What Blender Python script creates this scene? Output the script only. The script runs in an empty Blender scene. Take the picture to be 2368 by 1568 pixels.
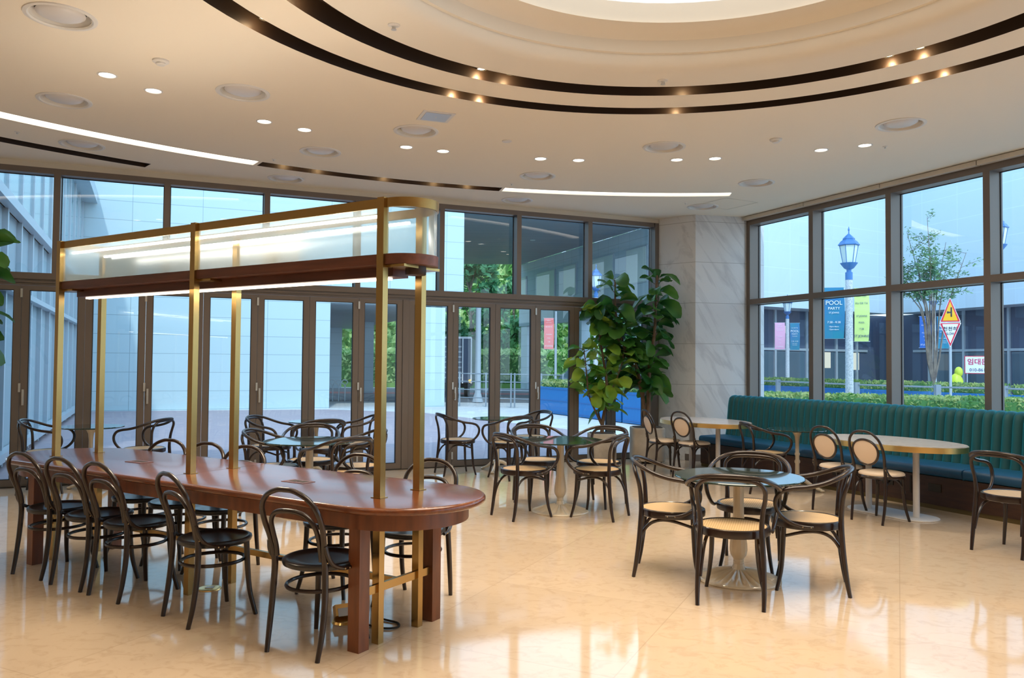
import bpy, bmesh, math, random
from math import sin, cos, pi, radians, sqrt, atan2, hypot
from mathutils import Vector, Matrix
random.seed(7)
SC = bpy.context.scene
COL = SC.collection

# ------------------------------------------------------------------ camera
F_PX, PITCH, ROLL, EYE = 1850.0, 0.0295, 0.0082, 1.4605
cam_data = bpy.data.cameras.new('camera')
cam_data.sensor_width = 36.0
cam_data.sensor_fit = 'HORIZONTAL'
cam_data.lens = 36.0 * F_PX / 2368.0
cam_data.clip_end = 300
cam = bpy.data.objects.new('camera', cam_data)
COL.objects.link(cam)
Fv = Vector((0, cos(PITCH), sin(PITCH))); Uv = Vector((0, -sin(PITCH), cos(PITCH))); Rv = Vector((1, 0, 0))
R2 = cos(ROLL) * Rv + sin(ROLL) * Uv; U2 = -sin(ROLL) * Rv + cos(ROLL) * Uv
M = Matrix((R2, U2, -Fv)).transposed().to_4x4(); M.translation = (0, 0, EYE)
cam.matrix_world = M
SC.camera = cam

# ------------------------------------------------------------------ world, sun, exposure
SC.view_settings.view_transform = 'Standard'
SC.view_settings.look = 'None'
SC.view_settings.exposure = 0.21
SC.view_settings.gamma = 1.0
SC.view_settings.use_curve_mapping = False
world = bpy.data.worlds.new('sky'); SC.world = world; world.use_nodes = True
wn = world.node_tree.nodes; wl = world.node_tree.links; wn.clear()
wo = wn.new('ShaderNodeOutputWorld'); wb = wn.new('ShaderNodeBackground')
wt = wn.new('ShaderNodeTexCoord'); wsx = wn.new('ShaderNodeSeparateXYZ'); wr = wn.new('ShaderNodeValToRGB')
wr.color_ramp.elements[0].position = 0.0; wr.color_ramp.elements[0].color = (0.74, 0.88, 1.0, 1)
wr.color_ramp.elements[1].position = 0.7; wr.color_ramp.elements[1].color = (0.52, 0.72, 1.0, 1)
wl.new(wt.outputs['Generated'], wsx.inputs[0]); wl.new(wsx.outputs['Z'], wr.inputs[0])
wl.new(wr.outputs[0], wb.inputs[0]); wl.new(wb.outputs[0], wo.inputs[0])
wb.inputs[1].default_value = 2.3
sun_d = bpy.data.lights.new('sun', 'SUN'); sun_d.energy = 1.6; sun_d.angle = radians(2.0); sun_d.color = (1.0, 0.97, 0.9)
sun = bpy.data.objects.new('sun', sun_d); COL.objects.link(sun)
sun.rotation_euler = (radians(42), 0, radians(8))      # high, from behind the viewer
sun.location = (0, -10, 20)
CY = SC.cycles
CY.use_denoising = True
CY.max_bounces = 7; CY.diffuse_bounces = 3; CY.glossy_bounces = 4; CY.transmission_bounces = 4; CY.transparent_max_bounces = 14
CY.caustics_reflective = False; CY.caustics_refractive = False
CY.sample_clamp_indirect = 4.0
CY.use_adaptive_sampling = True; CY.adaptive_threshold = 0.02

def lamp(name, kind, loc, power, color, parent=None, size=0.1, rot=(0, 0, 0), spot=70, blend=0.6, spread=180):
    d = bpy.data.lights.new(name, kind); d.energy = power; d.color = color
    if kind == 'AREA': d.shape = 'DISK'; d.size = size; d.spread = radians(spread)
    if kind == 'SPOT': d.spot_size = radians(spot); d.spot_blend = blend; d.shadow_soft_size = size
    if kind == 'POINT': d.shadow_soft_size = size
    o = bpy.data.objects.new(name, d); COL.objects.link(o); o.location = loc; o.rotation_euler = rot
    if parent: o.parent = parent
    return o
WARM = (1.0, 0.80, 0.56)

# ------------------------------------------------------------------ materials
def new_mat(name):
    m = bpy.data.materials.new(name); m.use_nodes = True; nt = m.node_tree; nt.nodes.clear()
    out = nt.nodes.new('ShaderNodeOutputMaterial'); return m, nt, nt.nodes, nt.links, out
def pmat(name, col, rough=0.5, metal=0.0, spec=0.5, coat=0.0, col2=None, scale=5.0, stretch=None, bump=0.0, bscale=None, sheen=0.0, detail=4.0, aniso=0.0, sheen_col=None, emit=None, es=0.0):
    m, nt, N, L, out = new_mat(name)
    b = N.new('ShaderNodeBsdfPrincipled'); L.new(b.outputs[0], out.inputs[0])
    b.inputs['Base Color'].default_value = (*col, 1); b.inputs['Roughness'].default_value = rough
    b.inputs['Metallic'].default_value = metal; b.inputs['Specular IOR Level'].default_value = spec
    b.inputs['Coat Weight'].default_value = coat; b.inputs['Coat Roughness'].default_value = 0.12
    b.inputs['Sheen Weight'].default_value = sheen
    b.inputs['Anisotropic'].default_value = aniso
    if sheen_col: b.inputs['Sheen Tint'].default_value = (*sheen_col, 1)
    if emit: b.inputs['Emission Color'].default_value = (*emit, 1); b.inputs['Emission Strength'].default_value = es
    tc = N.new('ShaderNodeTexCoord'); mp = N.new('ShaderNodeMapping'); L.new(tc.outputs['Object'], mp.inputs[0])
    if stretch: mp.inputs['Scale'].default_value = stretch
    nz = N.new('ShaderNodeTexNoise'); nz.inputs['Scale'].default_value = scale; nz.inputs['Detail'].default_value = detail
    L.new(mp.outputs[0], nz.inputs['Vector'])
    if col2:
        r = N.new('ShaderNodeValToRGB'); r.color_ramp.elements[0].position = 0.35; r.color_ramp.elements[1].position = 0.65
        r.color_ramp.elements[0].color = (*col, 1); r.color_ramp.elements[1].color = (*col2, 1)
        L.new(nz.outputs[0], r.inputs[0]); L.new(r.outputs[0], b.inputs['Base Color'])
    if bump:
        n2 = N.new('ShaderNodeTexNoise'); n2.inputs['Scale'].default_value = bscale or scale * 4; L.new(mp.outputs[0], n2.inputs['Vector'])
        bp_ = N.new('ShaderNodeBump'); bp_.inputs['Strength'].default_value = bump; bp_.inputs['Distance'].default_value = 0.01
        L.new(n2.outputs[0], bp_.inputs['Height']); L.new(bp_.outputs[0], b.inputs['Normal'])
    return m
def emat(name, col, s):
    m, nt, N, L, out = new_mat(name); e = N.new('ShaderNodeEmission'); e.inputs[0].default_value = (*col, 1); e.inputs[1].default_value = s
    L.new(e.outputs[0], out.inputs[0]); return m
def glass_mat(name, tint, ior=1.5, rough=0.0, frost=0.0, frostcol=(0.8, 0.9, 0.9), boost=1.0):
    m, nt, N, L, out = new_mat(name)
    tr = N.new('ShaderNodeBsdfTransparent'); tr.inputs[0].default_value = (*tint, 1)
    gl = N.new('ShaderNodeBsdfGlossy'); gl.inputs['Roughness'].default_value = rough; gl.inputs['Color'].default_value = (1, 1, 1, 1)
    fr = N.new('ShaderNodeFresnel'); fr.inputs[0].default_value = ior
    mu = N.new('ShaderNodeMath'); mu.operation = 'MULTIPLY'; mu.inputs[1].default_value = boost; mu.use_clamp = True
    L.new(fr.outputs[0], mu.inputs[0])
    mx = N.new('ShaderNodeMixShader'); L.new(mu.outputs[0], mx.inputs[0])
    src = tr
    if frost:
        tl = N.new('ShaderNodeBsdfTranslucent'); tl.inputs[0].default_value = (*frostcol, 1)
        m2 = N.new('ShaderNodeMixShader'); m2.inputs[0].default_value = frost
        L.new(tr.outputs[0], m2.inputs[1]); L.new(tl.outputs[0], m2.inputs[2]); src = m2
    L.new(src.outputs[0], mx.inputs[1]); L.new(gl.outputs[0], mx.inputs[2]); L.new(mx.outputs[0], out.inputs[0])
    return m
def tile_mat(name, col, col2, line, w, h, mortar=0.01, rough=0.4, spec=0.5, rot=0.0, vertical=False, offset=0.0, coat=0.0, vein=None, shift=(0, 0, 0), metal=0.0):
    """tiles / wall panels; vertical=True maps (distance along the wall, height)."""
    m, nt, N, L, out = new_mat(name)
    b = N.new('ShaderNodeBsdfPrincipled'); L.new(b.outputs[0], out.inputs[0])
    b.inputs['Roughness'].default_value = rough; b.inputs['Specular IOR Level'].default_value = spec; b.inputs['Coat Weight'].default_value = coat
    b.inputs['Metallic'].default_value = metal
    tc = N.new('ShaderNodeTexCoord'); mp = N.new('ShaderNodeMapping'); L.new(tc.outputs['Object'], mp.inputs[0])
    mp.inputs['Rotation'].default_value = (0, 0, rot); mp.inputs['Location'].default_value = shift
    src = mp.outputs[0]
    if vertical:
        s = N.new('ShaderNodeSeparateXYZ'); c = N.new('ShaderNodeCombineXYZ'); L.new(src, s.inputs[0])
        L.new(s.outputs['X'], c.inputs['X']); L.new(s.outputs['Z'], c.inputs['Y']); src = c.outputs[0]
    br = N.new('ShaderNodeTexBrick'); L.new(src, br.inputs['Vector'])
    br.offset = offset; br.inputs['Scale'].default_value = 1.0; br.inputs['Brick Width'].default_value = w; br.inputs['Row Height'].default_value = h
    br.inputs['Mortar Size'].default_value = mortar; br.inputs['Mortar Smooth'].default_value = 0.2
    br.inputs['Color1'].default_value = (*col, 1); br.inputs['Color2'].default_value = (*col2, 1); br.inputs['Mortar'].default_value = (*line, 1)
    base = br.outputs['Color']
    if vein:
        vc, vs, va = vein
        nz = N.new('ShaderNodeTexNoise'); nz.inputs['Scale'].default_value = vs; nz.inputs['Detail'].default_value = 8; nz.inputs['Roughness'].default_value = 0.62
        nz.inputs['Distortion'].default_value = 1.2
        mp2 = N.new('ShaderNodeMapping'); L.new(tc.outputs['Object'], mp2.inputs[0]); mp2.inputs['Scale'].default_value = va
        if vertical:
            mp3 = N.new('ShaderNodeMapping'); mp3.inputs['Rotation'].default_value = (0.0, 0.62, 0.3); L.new(tc.outputs['Object'], mp3.inputs[0]); L.new(mp3.outputs[0], mp2.inputs[0])
        else: mp2.inputs['Rotation'].default_value = (0, 0, 0.4)
        L.new(mp2.outputs[0], nz.inputs['Vector'])
        r = N.new('ShaderNodeValToRGB'); e = r.color_ramp.elements
        e[0].position = 0.36; e[0].color = (0.34, 0.34, 0.34, 1); e[1].position = 0.50; e[1].color = (0, 0, 0, 1)
        L.new(nz.outputs[0], r.inputs[0])
        mx = N.new('ShaderNodeMixRGB'); mx.inputs[2].default_value = (*vc, 1); L.new(r.outputs[0], mx.inputs[0]); L.new(base, mx.inputs[1]); base = mx.outputs[0]
    L.new(base, b.inputs['Base Color'])
    return m

MT = {}
MT['floor'] = tile_mat('polished_marble_floor', (0.59, 0.455, 0.325), (0.63, 0.49, 0.355), (0.50, 0.38, 0.27), 1.2, 1.2, 0.003, rough=0.065, spec=0.62, rot=0.45, vein=((0.44, 0.31, 0.20), 9.0, (1, 1.3, 1)))
MT['ceiling'] = pmat('matt_ceiling_paint', (0.90, 0.815, 0.68), 0.85, spec=0.2)
MT['dome'] = pmat('dome_plaster', (0.82, 0.76, 0.66), 0.8, spec=0.2)
MT['band'] = pmat('beige_head_trim', (0.66, 0.60, 0.50), 0.6)
MT['bronze_dark'] = pmat('dark_bronze_recess', (0.045, 0.027, 0.018), 0.45, metal=0.3)
MT['led'] = emat('strip_light_diffuser', (1.0, 0.87, 0.70), 3.5)
MT['led_cool'] = emat('strip_light_window_end', (1.0, 0.90, 0.78), 2.5)
MT['lens'] = emat('downlight_lens', (1.0, 0.93, 0.82), 7.0)
MT['dome_light'] = emat('luminous_ceiling_membrane', (1.0, 0.95, 0.87), 1.25)
MT['spot_lens'] = emat('recessed_spot_lens', (1.0, 0.78, 0.48), 9.0)
MT['white_metal'] = pmat('white_painted_metal', (0.76, 0.73, 0.68), 0.45)
MT['grey_metal'] = pmat('brushed_grey_metal', (0.62, 0.62, 0.60), 0.35, metal=0.6)
MT['gap'] = pmat('dark_gap', (0.03, 0.025, 0.02), 0.8)
MT['frame'] = pmat('bronze_anodised_frame', (0.19, 0.155, 0.130), 0.42, metal=0.25, spec=0.4)
MT['gasket'] = pmat('black_rubber_gasket', (0.015, 0.016, 0.022), 0.6)
MT['glass'] = glass_mat('window_glass', (0.78, 0.93, 0.99), 1.62, boost=1.15)
MT['marble'] = tile_mat('white_marble_cladding', (0.74, 0.74, 0.74), (0.76, 0.76, 0.76), (0.45, 0.44, 0.43), 9.0, 0.62, 0.004, rough=0.32, vertical=True, shift=(0.3, 0, 0.09), vein=((0.34, 0.34, 0.36), 1.6, (3.2, 3.2, 0.45)))
MT['wall'] = pmat('cream_wall_paint', (0.80, 0.72, 0.60), 0.8)
MT['mahogany'] = pmat('mahogany_top', (0.175, 0.047, 0.012), 0.22, col2=(0.11, 0.029, 0.009), scale=7, stretch=(0.6, 6, 6), coat=0.4, detail=6)
MT['mahogany2'] = pmat('mahogany_frame', (0.21, 0.062, 0.018), 0.40, col2=(0.13, 0.038, 0.012), scale=6, stretch=(3, 3, 0.5), coat=0.2, detail=6)
MT['beam'] = pmat('dark_red_wood_beam', (0.13, 0.042, 0.022), 0.42, col2=(0.085, 0.028, 0.016), scale=6, stretch=(0.5, 5, 5))
MT['brass'] = pmat('brushed_brass', (0.47, 0.30, 0.11), 0.27, metal=1.0)
MT['brass_bright'] = pmat('polished_brass_band', (0.98, 0.66, 0.25), 0.28, metal=1.0)
MT['reeded'] = glass_mat('reeded_glass', (0.80, 0.90, 0.91), 1.35, 0.25, 0.27, (0.80, 0.96, 1.0), boost=0.9)
MT['shade_led'] = emat('shade_strip_light', (1.0, 0.88, 0.76), 9.0)
MT['under_led'] = emat('under_beam_strip_light', (1.0, 0.86, 0.70), 5.0)
MT['bentwood'] = pmat('dark_stained_bentwood', (0.022, 0.0095, 0.0065), 0.28, coat=0.22, col2=(0.014, 0.007, 0.005), scale=14)
MT['seat_black'] = pmat('black_plywood_seat', (0.017, 0.017, 0.020), 0.30, coat=0.15)
MT['screw'] = pmat('brass_screw', (0.75, 0.6, 0.35), 0.3, metal=1.0)
MT['cream_pad'] = pmat('cream_leather_pad', (0.76, 0.61, 0.47), 0.5, bump=0.05, bscale=200)
MT['cast'] = pmat('cream_cast_iron', (0.66, 0.56, 0.41), 0.3, coat=0.3)
MT['green_glass'] = pmat('dark_green_glass_top', (0.012, 0.035, 0.028), 0.03, spec=0.9, coat=0.6)
MT['table_marble'] = tile_mat('pale_marble_top', (0.78, 0.71, 0.68), (0.78, 0.71, 0.68), (0.78, 0.71, 0.68), 5, 5, 0.0, rough=0.14, vein=((0.50, 0.44, 0.42), 9.0, (1, 1, 1)))
MT['white_steel'] = pmat('white_powder_coated_steel', (0.70, 0.67, 0.65), 0.35)
MT['velvet'] = pmat('teal_channel_velvet', (0.003, 0.085, 0.100), 0.6, sheen=0.9, sheen_col=(0.02, 0.45, 0.70))
MT['velvet_seat'] = pmat('blue_velvet_seat', (0.004, 0.048, 0.125), 0.5, sheen=0.7, sheen_col=(0.05, 0.40, 0.75))
MT['brass_dark'] = pmat('dark_brass_kick', (0.16, 0.12, 0.05), 0.5, metal=.6)  # darker brass tone for the bench toe kick
MT['dark_wood'] = pmat('dark_walnut_plinth', (0.060, 0.026, 0.014), 0.5, col2=(0.042, 0.018, 0.011), scale=5, stretch=(1, 1, 6))
MT['concrete'] = pmat('pale_concrete_pot', (0.50, 0.45, 0.38), 0.75, col2=(0.36, 0.31, 0.25), scale=4, bump=0.3, bscale=25, detail=8)
MT['soil'] = pmat('potting_soil', (0.05, 0.032, 0.02), 0.95, bump=0.6, bscale=60)
MT['trunk'] = pmat('fig_bark', (0.20, 0.125, 0.075), 0.8, col2=(0.13, 0.08, 0.05), scale=12, bump=0.3)
def leaf_mat(name, c1, c2, scale=2.2, rough=0.35, trans=0.35, metal=0):
    m, nt, N, L, out = new_mat(name)
    b = N.new('ShaderNodeBsdfPrincipled'); b.inputs['Roughness'].default_value = rough
    tl = N.new('ShaderNodeBsdfTranslucent')
    tc = N.new('ShaderNodeTexCoord'); nz = N.new('ShaderNodeTexNoise'); nz.inputs['Scale'].default_value = scale; nz.inputs['Detail'].default_value = 2
    L.new(tc.outputs['Object'], nz.inputs['Vector'])
    r = N.new('ShaderNodeValToRGB'); r.color_ramp.elements[0].position = 0.38; r.color_ramp.elements[1].position = 0.62
    r.color_ramp.elements[0].color = (*c1, 1); r.color_ramp.elements[1].color = (*c2, 1); L.new(nz.outputs[0], r.inputs[0])
    L.new(r.outputs[0], b.inputs['Base Color']); L.new(r.outputs[0], tl.inputs[0])
    mx = N.new('ShaderNodeMixShader'); mx.inputs[0].default_value = trans
    L.new(b.outputs[0], mx.inputs[1]); L.new(tl.outputs[0], mx.inputs[2]); L.new(mx.outputs[0], out.inputs[0]); return m
MT['fig_dark'] = leaf_mat('fig_leaf_deep_green', (0.016, 0.095, 0.018), (0.085, 0.23, 0.035))
MT['fig_light'] = leaf_mat('fig_leaf_fresh_green', (0.06, 0.25, 0.035), (0.32, 0.45, 0.05))
MT['tree_green'] = leaf_mat('tree_leaf_painted_sun', (0.20, 0.48, 0.12), (0.80, 0.90, 0.45), 1.2, 0.6, 0.5)  # sunlight and its pale dapples put into the leaf colour
MT['tree_deep'] = leaf_mat('tree_leaf_painted_shade', (0.05, 0.24, 0.11), (0.20, 0.46, 0.22), 1.2, 0.6, 0.4)  # darker leaf copy with shade put into its colour
MT['hedge'] = leaf_mat('hedge_leaf', (0.09, 0.26, 0.05), (0.50, 0.55, 0.20), 3.0, 0.6, 0.4)
MT['hedge_core'] = pmat('hedge_core', (0.07, 0.20, 0.05), 0.9)
MT['young_leaf'] = leaf_mat('young_tree_leaf', (0.07, 0.22, 0.10), (0.15, 0.30, 0.10), 3, 0.6, 0.3)
MT['bark'] = pmat('tree_bark', (0.13, 0.10, 0.085), 0.9, col2=(0.24, 0.19, 0.15), scale=6, bump=0.4)
MT['pale_bark'] = pmat('pale_tree_bark', (0.55, 0.50, 0.42), 0.9)

# ------------------------------------------------------------------ mesh builder
class MB:
    def __init__(s, T=None): s.v = []; s.f = []; s.T = T
    def add(s, vs, fs):
        o = len(s.v)
        s.v += [s.T @ Vector(p) for p in vs] if s.T else [Vector(p) for p in vs]
        s.f += [tuple(i + o for i in f) for f in fs]
        return s
    def box(s, c, d, rz=0.0, R=None):
        x, y, z = d[0] / 2, d[1] / 2, d[2] / 2
        vs = [Vector((sx * x, sy * y, sz * z)) for sx in (-1, 1) for sy in (-1, 1) for sz in (-1, 1)]
        if R is None: R = Matrix.Rotation(rz, 3, 'Z')
        vs = [R @ p + Vector(c) for p in vs]
        return s.add(vs, [(0, 1, 3, 2), (4, 6, 7, 5), (0, 4, 5, 1), (2, 3, 7, 6), (0, 2, 6, 4), (1, 5, 7, 3)])
    def bb(s, x0, x1, y0, y1, z0, z1): return s.box(((x0 + x1) / 2, (y0 + y1) / 2, (z0 + z1) / 2), (abs(x1 - x0), abs(y1 - y0), abs(z1 - z0)))
    def prism(s, pts, z0, z1, r=0.0, seg=3):
        """outline extruded; r rounds the top and bottom rims inwards"""
        n = len(pts)
        cx = sum(p[0] for p in pts) / n; cy = sum(p[1] for p in pts) / n
        def ring(off, z):
            out = []
            for i in range(n):
                a, b, c = Vector(pts[i - 1][:2]), Vector(pts[i][:2]), Vector(pts[(i + 1) % n][:2])
                d1 = (b - a).normalized(); d2 = (c - b).normalized(); t = (d1 + d2)
                t = t.normalized() if t.length > 1e-6 else d1
                nn = Vector((t.y, -t.x)) * s_or
                out.append((b.x - nn.x * off, b.y - nn.y * off, z))
            return out
        area = sum(pts[i - 1][0] * pts[i][1] - pts[i][0] * pts[i - 1][1] for i in range(n)); s_or = 1 if area > 0 else -1
        if r:
            prof = [(r - r * sin(k * pi / 2 / seg), z0 + r - r * cos(k * pi / 2 / seg)) for k in range(seg + 1)] + [(r - r * cos(k * pi / 2 / seg), z1 - r + r * sin(k * pi / 2 / seg)) for k in range(seg + 1)]
        else: prof = [(0, z0), (0, z1)]
        vs = []
        for off, z in prof: vs += ring(off, z)
        fs = []
        for k in range(len(prof) - 1):
            for i in range(n):
                j = (i + 1) % n; fs.append((k * n + i, k * n + j, (k + 1) * n + j, (k + 1) * n + i))
        fs.append(tuple(range(n))[::-1]); fs.append(tuple(range((len(prof) - 1) * n, len(prof) * n)))
        return s.add(vs, fs)
    def lathe(s, prof, c=(0, 0, 0), n=32, closed=False, a0=0.0, a1=2 * pi, rib=None):
        full = abs(a1 - a0 - 2 * pi) < 1e-6; m = n if full else n + 1; vs = []; fs = []
        for k in range(m):
            a = a0 + (a1 - a0) * k / n
            for i, (r, z) in enumerate(prof):
                rr = r * (1 + (rib(a, i) if rib else 0)); vs.append((c[0] + rr * cos(a), c[1] + rr * sin(a), c[2] + z))
        P = len(prof)
        for k in range(n):
            k2 = (k + 1) % m
            for i in range(P - 1 + (1 if closed else 0)):
                i2 = (i + 1) % P; fs.append((k * P + i, k2 * P + i, k2 * P + i2, k * P + i2))
        return s.add(vs, fs)
    def tube(s, pts, rad, n=8, closed=False, sub=5, flat=1.0, smooth=True):
        P = [Vector(p) for p in pts]; m = len(P)
        rads = list(rad) if isinstance(rad, (list, tuple)) else [rad] * m
        Q = []; RR = []
        if smooth and m > 2:
            rng = m if closed else m - 1
            for i in range(rng):
                p0 = P[(i - 1) % m] if (closed or i > 0) else 2 * P[0] - P[1]
                p1 = P[i]; p2 = P[(i + 1) % m]
                p3 = P[(i + 2) % m] if (closed or i + 2 < m) else 2 * P[m - 1] - P[m - 2]
                for k in range(sub):
                    t = k / sub
                    Q.append(0.5 * ((2 * p1) + (-p0 + p2) * t + (2 * p0 - 5 * p1 + 4 * p2 - p3) * t * t + (-p0 + 3 * p1 - 3 * p2 + p3) * t ** 3))
                    RR.append(rads[i] * (1 - t) + rads[(i + 1) % m] * t)
            if not closed: Q.append(P[-1]); RR.append(rads[-1])
        else: Q, RR = P, rads
        K = len(Q); vs = []; fs = []
        t0 = (Q[1] - Q[0]).normalized(); ref = Vector((0, 0, 1)) if abs(t0.z) < 0.9 else Vector((1, 0, 0))
        nrm = (ref - t0 * ref.dot(t0)).normalized()
        for i in range(K):
            if closed: t = (Q[(i + 1) % K] - Q[i - 1]).normalized()
            else: t = (Q[min(i + 1, K - 1)] - Q[max(i - 1, 0)]).normalized()
            nrm = (nrm - t * nrm.dot(t)).normalized(); bn = t.cross(nrm)
            for j in range(n):
                a = 2 * pi * j / n; vs.append(Q[i] + nrm * cos(a) * RR[i] * flat + bn * sin(a) * RR[i])
        for i in range(K if closed else K - 1):
            i2 = (i + 1) % K
            for j in range(n):
                j2 = (j + 1) % n; fs.append((i * n + j, i * n + j2, i2 * n + j2, i2 * n + j))
        if not closed: fs.append(tuple(range(n))[::-1]); fs.append(tuple(range((K - 1) * n, K * n)))
        return s.add(vs, fs)
    def disc(s, c, r, n=32, ry=None): return s.add([(c[0] + r * cos(2 * pi * k / n), c[1] + (ry or r) * sin(2 * pi * k / n), c[2]) for k in range(n)], [tuple(range(n))])
    def ball(s, c, r, n=12, m=8):
        rx, ry, rz = r if isinstance(r, (tuple, list)) else (r, r, r); vs = []; fs = []
        for i in range(m + 1):
            t = pi * i / m
            for j in range(n): vs.append((c[0] + rx * sin(t) * cos(2 * pi * j / n), c[1] + ry * sin(t) * sin(2 * pi * j / n), c[2] + rz * cos(t)))
        for i in range(m):
            for j in range(n): fs.append((i * n + j, i * n + (j + 1) % n, (i + 1) * n + (j + 1) % n, (i + 1) * n + j))
        return s.add(vs, fs)
    def build(s, name, mat, parent=None, angle=40, flat=False):
        me = bpy.data.meshes.new(name); me.from_pydata([tuple(p) for p in s.v], [], s.f); me.validate()
        if mat: me.materials.append(MT[mat] if isinstance(mat, str) else mat)
        if not flat:
            me.polygons.foreach_set('use_smooth', [True] * len(me.polygons))
            try: me.set_sharp_from_angle(angle=radians(angle))
            except Exception: pass
        me.update()
        o = bpy.data.objects.new(name, me); COL.objects.link(o)
        if parent: o.parent = parent
        return o
def props(o, label=None, cat=None, group=None, kind=None):
    if label: o['label'] = label
    if cat: o['category'] = cat
    if group: o['group'] = group
    if kind: o['kind'] = kind
    return o
def thing(name, label, cat, loc=(0, 0, 0), rz=0.0, group=None, kind=None):
    o = bpy.data.objects.new(name, None); COL.objects.link(o); o.location = loc; o.rotation_euler = (0, 0, rz); o.empty_display_size = 0.2
    return props(o, label, cat, group, kind)
def struct(o): o['kind'] = 'structure'; return o
def dup(root, loc, rz, label=None, group=None, scale=None):
    kids = {}
    for o in list(COL.objects):
        if o.parent: kids.setdefault(o.parent, []).append(o)
    def cp(o, par):
        c = o.copy(); COL.objects.link(c); c.parent = par
        for k in kids.get(o, []): cp(k, c)
        return c
    r = cp(root, None); r.location = loc; r.rotation_euler = (0, 0, rz)
    if label: r['label'] = label
    if group: r['group'] = group
    if scale: r.scale = scale
    return r
def stadium(S, R, n=16):
    return [(S + R * cos(-pi / 2 + pi * k / n), R * sin(-pi / 2 + pi * k / n)) for k in range(n + 1)] + [(-S + R * cos(pi / 2 + pi * k / n), R * sin(pi / 2 + pi * k / n)) for k in range(n + 1)]
def ellipse(a, b, n=48): return [(a * cos(2 * pi * k / n), b * sin(2 * pi * k / n)) for k in range(n)]
def frameT(o, ang, z=0.0): return Matrix.Translation((o[0], o[1], z)) @ Matrix.Rotation(ang, 4, 'Z')
def text_mesh(name, s, size, mat, parent, loc, rot=(pi / 2, 0, 0), align='CENTER', bold=0.0, sx=1.0, depth=0.001):
    cu = bpy.data.curves.new(name, 'FONT'); cu.body = s; cu.size = size; cu.align_x = align; cu.extrude = depth; cu.offset = bold
    t = bpy.data.objects.new(name + '_tmp', cu); COL.objects.link(t)
    dg = bpy.context.evaluated_depsgraph_get(); me = bpy.data.meshes.new_from_object(t.evaluated_get(dg))
    COL.objects.unlink(t); bpy.data.objects.remove(t); bpy.data.curves.remove(cu)
    me.materials.clear(); me.materials.append(MT[mat] if isinstance(mat, str) else mat)
    o = bpy.data.objects.new(name, me); COL.objects.link(o); o.parent = parent; o.location = loc; o.rotation_euler = rot; o.scale = (sx, 1, 1)
    return o
# ------------------------------------------------------------------ building shell
HC = 3.73
DOME = (1.05, 4.07)
FO, FA = (0.0, 11.5204), 0.4087          # left glazed front: origin, direction
RO, RA = (3.5, 12.5287), -1.1545         # right glazed front
TF = frameT(FO, FA); TR = frameT(RO, RA)
def fpt(s, y=0): return (TF @ Vector((s, y, 0)))[:2]
def rpt(s, y=0): return (TR @ Vector((s, y, 0)))[:2]
room = [fpt(-9.2, .25), fpt(2.75, .25), (3.45, 12.95), rpt(0.2, .25), rpt(19.5, .25), (11.4, -5.4), (fpt(-9.2)[0], -5.4)]
struct(MB().prism(room, -0.12, 0.0).build('floor', 'floor', flat=True))
VENTS = [(-3.01, 5.239), (-3.946, 6.959), (-2.297, 6.717), (-4.572, 8.415), (-2.835, 9.908), (-0.961, 7.806), (-2.095, 8.616), (1.577, 8.313), (0.294, 9.659), (0.057, 11.119), (3.642, 7.465), (3.037, 9.933), (2.734, 11.471)]
DOWNS = [(-3.25, 6.325), (-3.044, 6.691), (-2.37, 7.534), (-2.055, 7.793), (-1.135, 8.396), (-0.759, 8.548), (0.301, 8.834), (0.729, 8.887), (1.816, 8.832), (2.223, 8.763), (3.247, 8.381), (3.622, 8.185)]
SC_, SR0, SR1 = (1.88, 2.29), 8.29, 8.50
def arc_loop(c, r0, r1, a0, a1, n, skew=0.0):
    A = [radians(a0 + (a1 - a0) * k / n) for k in range(n + 1)]
    return [(c[0] + r1 * cos(a), c[1] + r1 * sin(a)) for a in A] + [(c[0] + r0 * cos(a + (skew if i in (0,) else 0)), c[1] + r0 * sin(a)) for i, a in list(enumerate(A))[::-1]]
ARCS = [('lit', SC_, SR0, SR1, 125.25, 165, 30), ('dark', SC_, SR0, SR1, 104.1, 124.95, 18), ('lit', SC_, SR0, SR1, 83.0, 103.85, 18), ('dark', SC_, 9.22, 9.44, 131.3, 152, 18)]
def ceil_mesh():
    bm = bmesh.new(); es = []
    def loop(pts):
        vs = [bm.verts.new((p[0], p[1], HC)) for p in pts]
        for i in range(len(vs)): es.append(bm.edges.new((vs[i - 1], vs[i])))
    loop(room)
    loop([(DOME[0] + 3.154 * cos(2 * pi * k / 120), DOME[1] + 3.154 * sin(2 * pi * k / 120)) for k in range(120)])
    for _, c, r0, r1, a0, a1, n in ARCS: loop(arc_loop(c, r0, r1, a0, a1, n))
    for x, y in VENTS: loop([(x + .185 * cos(2 * pi * k / 20), y + .185 * sin(2 * pi * k / 20)) for k in range(20)])
    for x, y in DOWNS: loop([(x + .066 * cos(2 * pi * k / 12), y + .066 * sin(2 * pi * k / 12)) for k in range(12)])
    bmesh.ops.triangle_fill(bm, use_beauty=True, use_dissolve=False, edges=es)
    me = bpy.data.meshes.new('ceiling'); bm.to_mesh(me); bm.free(); me.materials.append(MT['ceiling'])
    o = bpy.data.objects.new('ceiling', me); COL.objects.link(o); return struct(o)
ceiling = ceil_mesh()
dc = (DOME[0], DOME[1], 0)
MB().lathe([(2.972, HC), (2.647, HC)], dc, 120).build('ceiling_band', 'ceiling', ceiling)
prof = [(2.43, HC), (2.16, HC), (2.10, HC + .004), (2.05, HC + .018), (2.012, HC + .05), (1.997, HC + .09), (1.995, HC + .098), (1.965, HC + .10), (1.955, HC + .14), (1.94, HC + .185), (1.90, HC + .21), (1.85, HC + .218), (1.70, HC + .22), (1.70, HC + .37)]
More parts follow.
